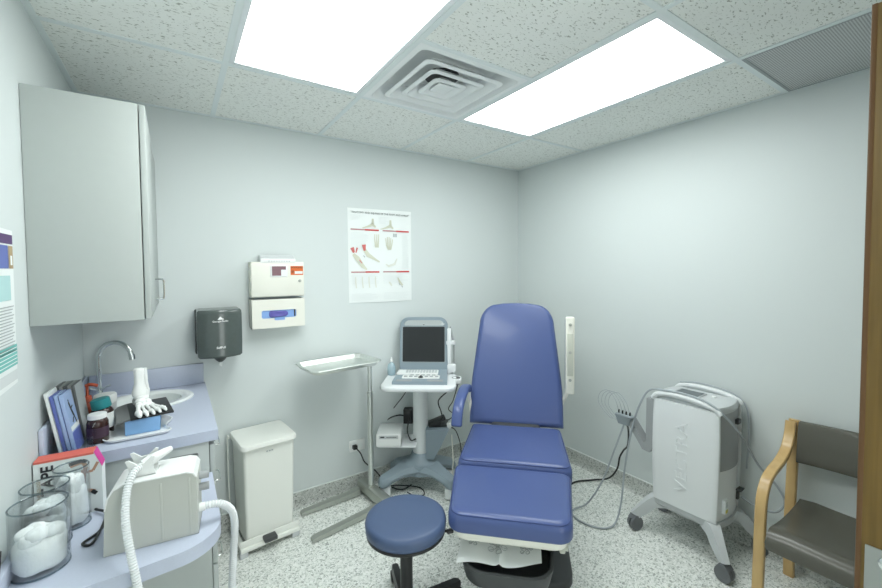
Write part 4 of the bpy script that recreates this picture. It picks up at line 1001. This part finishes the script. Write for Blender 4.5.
# local +y = towards the toes, z up
b = MB(); L = []
for z, rx_, ry_, cy_ in ((.052, .022, .022, -.005), (.066, .024, .022, -.006), (.078, .020, .018, -.008), (.10, .0145, .014, -.010), (.135, .014, .013, -.012), (.158, .016, .015, -.013), (.163, .012, .012, -.013)):
    L.append([(rx_ * math.cos(a) + .003 + (.003 if math.cos(a) > 0 else 0), cy_ + ry_ * math.sin(a), z) for a in [2 * PI * k / 16 for k in range(16)]])
b.loops(L); b.tube(spline([(-.018, -.012, .045), (-.020, -.012, .075), (-.016, -.013, .11), (-.014, -.013, .16)]), [.009] * 10 + [.007] * 11 + [.008] * 10, 8); b.build('shin_bones', 'bone', t)
b = MB(); b.ball((0, -.035, .022), .022, .032, .021); b.ball((.002, -.002, .042), .024, .030, .018); b.ball((.010, .022, .034), .018, .018, .014); b.ball((-.010, .020, .028), .015, .018, .013)
for k, x in enumerate((.018, .006, -.006, -.018)): b.ball((x, .038 - abs(x) * .2, .027 - k * .003), .0095, .013, .010, 10, 6)
b.build('ankle_bones', 'bone', t)
for k in range(5):
    x0_ = .020 - k * .010; x1_ = .034 - k * .0185; fl = (.094, .100, .097, .091, .082)[k]; rb_ = .0082 if k == 0 else .0060
    P = [(x0_, .040, .026 - k * .002), (x0_ * .5 + x1_ * .5, .062, .021 - k * .0015), (x1_, fl, .011)]
    b = MB(); b.tube(spline(P, 6), [rb_ * (1.35 if i in (0, 1, 11, 12) else .85) for i in range(13)], 8); b.ball((x1_, fl, .010), rb_ * 1.5, rb_ * 1.5, rb_ * 1.4, 10, 6)
    P2 = [(x1_, fl + .004, .010), (x1_ * 1.05, fl + .016, .013), (x1_ * 1.08, fl + .024, .009), (x1_ * 1.1, fl + .034, .005)]
    b.tube(spline(P2, 4), [rb_ * q for q in (1.2, .9, .8, .9, 1.2, .9, .8, .8, 1.1, .9, .8, .7, .5)], 8); b.build('toe_bones', 'bone', t)
# bottles
t = empty('amber_jar', 'small dark amber bottle with white lid at the worktop front edge', 'bottle', (-2.885, -.715, .915))
MB().lathe([(.030, 0), (.033, .004), (.033, .075), (.028, .088), (.024, .092)], n=26).build('body', 'brown', t)
MB().lathe([(.029, .091), (.029, .106), (.027, .108), (.001, .108)], n=26).build('lid', 'white', t)
MB().lathe([(.0335, .022), (.0335, .060)], n=26, cap=False).build('label_band', 'brownlabel', t)
t = empty('teal_cap_bottle', 'amber bottle with a tilted teal cap behind the small amber bottle', 'bottle', (-2.882, -.620, .915))
MB().lathe([(.034, 0), (.036, .004), (.036, .090), (.030, .100), (.026, .104)], n=26).build('body', 'brown', t)
MB().lathe([(.0365, .025), (.0365, .085)], n=26, cap=False).build('label_band', 'paper', t)
b = MB(); b.at(0, 0, .103, ry=R(-10)).lathe([(.031, .0), (.032, .004), (.031, .034), (.028, .037), (.001, .037)], n=26); b.build('cap', 'teal', t)
t = empty('white_cap_jar', 'tall jar with wide white lid behind the teal-capped bottle', 'jar', (-2.885, -.500, .915))
MB().lathe([(.034, 0), (.037, .004), (.037, .085), (.034, .092)], n=26).build('body', 'lightgrey', t)
MB().lathe([(.038, .092), (.039, .096), (.039, .122), (.036, .127), (.001, .128)], n=26).build('lid', 'white', t)
t = empty('soap_pump_bottle', 'clear soap bottle with orange pump beside the side upstand', 'soap bottle', (-2.935, -.545, .915))
MB().lathe([(.022, 0), (.024, .004), (.024, .085), (.018, .108), (.012, .116)], n=24).build('body', 'orange', t)
b = MB().cyl((0, 0, .114), (0, 0, .140), .017, .012); b.cyl((0, 0, .140), (0, 0, .180), .005); b.tube(spline([(-.004, 0, .182), (.012, -.006, .186), (.034, -.014, .180)]), .0065); b.build('pump', 'orange', t)
# brochure holder and brochures
t = empty('brochure_holder', 'clear acrylic brochure holder on the worktop against the left wall', 'brochure holder', (-2.940, -.70, .916))
b = MB().span((-.055, -.115, 0), (.055, .13, .004)); b.span((.052, -.115, .0), (.056, .13, .085)); b.span((-.055, .127, 0), (.055, .131, .13)); b.span((-.055, -.117, 0), (.055, -.114, .055)); b.span((-.057, -.115, .0), (-.053, .13, .12))
b.build('clear_body', 'glass', t)
def brochure(x, y, w_, h_, lean, m1, m2, label, group, art=False, th=.006, lz=0.0):
    r_ = empty('brochure', label, 'brochure', (x, y, .9215 + lz), R(-4), group)
    T = Matrix.Rotation(-lean, 4, 'Y'); b = MB(); b.T = T; b.span((-th / 2, -w_ / 2, 0), (th / 2, w_ / 2, h_), .0008); b.build('pages', m1, r_)
    if m2:
        b = MB(); b.T = T; b.span((th / 2, -w_ / 2 + .001, .002), (th / 2 + .0006, w_ / 2 - .001, h_ - .002)); cv = b.build('cover', m2, r_)
        if art:
            b = MB(); b.T = T @ Matrix.Translation((th / 2 + .0010, 0, 0))
            def st(P, w0):
                P = [Vector(p) for p in P]
                for a, c in zip(P, P[1:]):
                    d = (c - a).normalized(); s_ = Vector((-d.y, d.x)) * w0; b.add([(0, a.x + s_.x, a.y + s_.y), (0, a.x - s_.x, a.y - s_.y), (0, c.x - s_.x, c.y - s_.y), (0, c.x + s_.x, c.y + s_.y)], [(0, 1, 2, 3)])
            st([(-.01, .175), (.0, .145), (.015, .115)], .006); st([(.0, .15), (.022, .155)], .003); st([(.005, .115), (-.012, .10)], .004); st([(.015, .115), (.026, .088)], .004); st([(-.012, .178), (-.006, .183)], .004)
            b.build('runner_print', 'ink', cv)
            b = MB(); b.T = T @ Matrix.Translation((th / 2 + .0009, 0, 0)); b.quad((0, -w_ / 2 + .004, .075), (0, w_ / 2 - .002, .075), (0, w_ / 2 - .002, .092), (0, -w_ / 2 + .004, .092)); b.build('white_band', 'paper', cv)
            b = MB(); b.T = T @ Matrix.Translation((th / 2 + .0009, 0, 0)); b.quad((0, -w_ / 2 + .004, .002), (0, w_ / 2 - .002, .002), (0, w_ / 2 - .002, .070), (0, -w_ / 2 + .004, .070)); b.build('blue_band', 'pblue', cv)
    return r_
ln = R(9)
for k, (m1, m2, lab) in enumerate((('paper', None, 'plain white leaflet leaning against the left wall behind the blue brochures'), ('pblue', 'plblue', 'dark blue brochure second in from the wall, behind two blue ones'), ('plblue', 'pblue', 'mid blue brochure directly behind the runner cover'), ('plblue', 'plblue', 'light blue brochure with a running figure on the cover'))):
    brochure(-2.970 + k * .0125, -.755 - k * .003, .095, .210 if k else .222, ln, m1, m2, lab, 'blue and white brochures in the clear holder', art=(k == 3), th=.010)
for k, lab in enumerate(('grey brochure nearest the wall in the rear stack', 'second grey brochure of the rear stack', 'third grey brochure of the rear stack', 'fourth grey brochure of the rear stack', 'outermost grey brochure of the rear stack, with a pale photo cover')):
    brochure(-2.972 + k * .0115, -.640, .095, .215, R(7), ('bgrey', 'bmid')[k % 2], ('bgrey', 'bmid', 'bgrey', 'bmid', 'inkgrey')[k], lab, 'grey brochures in the rear of the clear holder', th=.009)
# tape box on the desk
t = empty('tape_box', 'white cardboard tape box with red top and magenta corner, against the left wall', 'box', (-3.018, -.925, .7485), R(-2))
pf = [(0, 0), (.168, 0), (.168, .150), (.148, .203), (0, .203)]
b = MB(); b.loops([[(x, y, z) for x, z in pf] for y in (0, .055)]); b.build('carton', 'paper', t)
b = MB(); b.quad((0, -.0005, .2036), (.148, -.0005, .2036), (.148, .0555, .2036), (0, .0555, .2036)); b.quad((0, -.0006, .197), (.1485, -.0006, .197), (.148, -.0006, .2036), (0, -.0006, .2036)); b.build('red_top', 'coral', t)
b = MB(); b.quad((.1485, -.0004, .2036), (.1688, -.0004, .150), (.1688, .0554, .150), (.1485, .0554, .2036)); b.build('magenta_corner', 'magenta', t)
text('lettering', 'TAPE', .042, 'ink', t, frame((.034, -.0012, .138), (0, 0, 1), (-1, 0, 0)), bold=.001, align='CENTER')
text('lettering', 'KINESIOLOGY', .012, 'ptan', t, frame((.012, -.0012, .11), (0, 0, 1), (-1, 0, 0)), align='CENTER')
b = MB()
def strip(P, w0, yy=-.0012):
    P = [Vector(p) for p in P]
    for a, c in zip(P, P[1:]):
        d = (c - a).normalized(); s_ = Vector((-d.y, d.x)) * w0; b.add([(a.x + s_.x, yy, a.y + s_.y), (a.x - s_.x, yy, a.y - s_.y), (c.x - s_.x, yy, c.y - s_.y), (c.x + s_.x, yy, c.y + s_.y)], [(0, 1, 2, 3)])
strip([(.088, .170), (.120, .178), (.128, .160), (.122, .140)], .006); strip([(.122, .150), (.118, .110), (.112, .075)], .007); strip([(.128, .140), (.145, .142), (.158, .168)], .004); strip([(.112, .08), (.135, .076), (.148, .070)], .006); b.build('figure_skin', 'skin', t)
b = MB(); strip([(.085, .176), (.118, .182), (.130, .176)], .006, -.0016); strip([(.118, .068), (.110, .066)], .006, -.0016); strip([(.140, .074), (.152, .062)], .006, -.0016); b.build('figure_clothes', 'ink', t)
# glass jars of cotton
def cotton(b, cx, cy, z0, z1, rr_, n, sz, sd):
    random.seed(sd); hh = z1 - z0
    def mass(x, y, z, rx, rz, ph, sq=2.6):          # a soft, slightly squared tuft
        N, K, L = 22, 12, []
        for u_ in range(1, K):
            th = PI * u_ / K; st, ct = math.sin(th), math.cos(th)
            st = abs(st) ** (2 / sq); ct = math.copysign(abs(ct) ** (2 / sq), ct)
            L.append([(x + rx * st * math.cos(2 * PI * v / N) * (1 + .05 * math.sin(3 * 2 * PI * v / N + ph + u_)), y + rx * st * math.sin(2 * PI * v / N) * (1 + .05 * math.cos(4 * 2 * PI * v / N + ph - u_)), z - rz * ct * (1 + .05 * math.sin(5 * 2 * PI * v / N + ph))) for v in range(N)])
        b.loops(L)
    mass(cx, cy, z0 + hh * .36, rr_ * .985, hh * .37, sd, 5)
    for i in range(9):
        a = 2 * PI * i / 9 + sd; lay = i % 3
        q = rr_ * .50; mass(cx + q * math.cos(a), cy + q * math.sin(a), z0 + hh * (.22 + .27 * lay), rr_ * .44, hh * .17, i + sd)
    for i in range(5):
        a = 2 * PI * i / 5 + sd * .7; q = rr_ * .45 * (i > 0); mass(cx + q * math.cos(a), cy + q * math.sin(a), z0 + hh * (.78 + .10 * random.random()), rr_ * random.uniform(.38, .50), hh * .13, i * 2 + sd, 2.3)
for (x, y, r_, h_, fill, lab, lab2) in ((-2.952, -1.188, .061, .182, .115, 'clear acrylic jar of cotton nearest the camera on the desk', 'loose white cotton balls filling the jar nearest the camera'),
                                  (-2.962, -1.070, .055, .182, .128, 'clear acrylic jar directly behind the nearest cotton jar', 'white gauze and cotton in the jar behind the nearest one'),
                                  (-2.918, -.984, .044, .190, .160, 'clear acrylic jar standing in front of the white tape box', 'crumpled white gauze heaped in the jar before the tape box')):
    t = empty('storage_jar', lab, 'jar', (x, y, .7488), 0, 'clear jars on the desk')
    MB().lathe([(.001, .001), (r_ - .001, .001), (r_, .004), (r_, h_ - .002), (r_ - .0015, h_), (r_ - .003, h_ - .002), (r_ - .003, .006), (.001, .006)], n=40, cap=False).build('clear_body', 'glass', t)
    b = MB(); b.lathe([(r_ - .0028, h_ - .003), (r_ - .0002, h_ - .003), (r_ + .0004, h_), (r_ - .0015, h_ + .0014), (r_ - .0032, h_), (r_ - .0028, h_ - .003)], n=40, cap=False); b.build('rim', 'rim', t)
    MB().lathe([(r_ - .003, .0012), (r_ + .0003, .0012), (r_ + .0003, .005), (r_ - .003, .005), (r_ - .003, .0012)], n=40, cap=False).build('foot_ring', 'rim', t)
    b = MB(); cotton(b, x, y, .757, .757 + fill, r_ - .005, 46, .0185, int(-y * 100)); o = b.build('cotton', 'cotton', angle=180); tag(o, lab2, 'cotton'); o['kind'] = 'stuff'
# dust extractor with hose
DA = R(-7)
t = empty('dust_extractor', 'light grey boxy suction device with ribbed hoses on the lower desk', 'dust extractor', (-2.688, -1.160, .7485), DA)
prof = [(-.118, .001), (.114, .001), (.112, .178), (.103, .192), (.085, .198), (-.066, .198), (-.090, .188), (-.105, .165), (-.112, .135)]
b = MB(); b.loops([[(x, y, z) for x, z in prof] for y in (-.090, .035)]); b.build('housing', 'device', t)
b = MB(); b.loops([[(x, y, z) for x, z in [(-.1135, .132), (-.1065, .166), (-.091, .190), (-.066, .1995), (.085, .1995), (.104, .193), (.113, .178), (.1095, .178), (.102, .190), (.085, .196), (-.066, .196), (-.089, .186), (-.103, .164), (-.110, .132)]] for y in (-.092, .037)]); b.build('top_cover', 'devtop', t)
b = MB()
for x in (-.065, .018, .090): b.span((x, -.0915, .004), (x + .006, -.089, .180), .001)
b.build('front_ribs', 'device', t)
MB().span((-.118, -.087, .0), (.114, .033, .004)).build('foot_strip', 'dark', t)
b = MB().span((.02, .037, .14), (.105, .075, .190), .006); b.span((-.09, .037, .01), (.105, .070, .15), .004); b.build('rear_motor', 'dark', t)

for z in (.150, .112): MB().cyl((.108, -.02, z), (.140, -.02, z), .012).build('knob', 'midgrey', t)
b = MB().cyl((.110, -.045, .058), (.130, -.045, .058), .013); b.build('hose_port', 'white', t)
# handpiece cradle
b = MB(); L = [(-.062, .19), (-.060, .228), (-.068, .250), (-.060, .252), (-.040, .236), (-.022, .238), (-.004, .256), (.004, .254), (-.002, .232), (.006, .19)]
b.loops([[(x, y, z) for x, z in L] for y in (-.060, -.054)]); b.loops([[(x, y, z) for x, z in L] for y in (.0, .006)]); b.span((-.062, -.06, .196), (.006, .006, .203)); b.build('cradle', 'devtop', t)
hp = empty('handpiece', 'white suction handpiece resting in the extractor cradle', 'handpiece', (-2.688, -1.160, .7485), DA)
b = MB().tube([(-.030, -.045, .228), (-.010, -.030, .234), (.020, -.008, .242), (.038, .004, .246)], [.013, .016, .012, .008], 16); b.build('body', 'devtop', hp)
DM = Matrix.Translation((-2.688, -1.160, .7485)) @ Matrix.Rotation(DA, 4, 'Z')
dc = lambda pts: [tuple(DM @ Vector(p)) for p in pts]
o = hosemesh(dc([(-.028, -.045, .228), (-.045, -.075, .222), (-.054, -.110, .19), (-.052, -.150, .13), (-.036, -.190, .06), (-.022, -.212, .0), (-.012, -.222, -.06), (-.002, -.225, -.14), (.015, -.22, -.26), (.05, -.2, -.42), (.12, -.12, -.60), (.18, -.02, -.70)]), .0108, .0070, depth=.20).build('suction_hose', 'hose'); tag(o, 'ribbed white hose hanging over the desk front from the handpiece', 'hose')
o = hosemesh(dc([(.128, -.045, .058), (.150, -.047, .060), (.178, -.040, .048), (.202, -.020, .01), (.210, .0, -.05), (.205, .01, -.14), (.195, .02, -.30), (.19, .03, -.45), (.20, .03, -.62), (.24, .04, -.72), (.29, .06, -.735)]), .0118, .0070, depth=.18).build('exhaust_hose', 'hose'); tag(o, 'ribbed white hose arching from the extractor side to the floor', 'hose')
cable('extractor_cord', [(-2.812, -1.06, .765), (-2.83, -1.05, .757), (-2.845, -1.09, .753), (-2.875, -1.13, .753), (-2.85, -1.14, .753), (-2.835, -1.00, .760), (-2.87, -.935, .758)], .004, 'black', 'thin black cord on the desk between jars and dust extractor')
cable('wall_cable', [(-3.012, -1.33, .60), (-3.011, -1.345, .75), (-3.005, -1.31, .80), (-3.010, -1.26, .86)], .004, 'black', 'black cord against the left wall behind the nearest cotton jar')
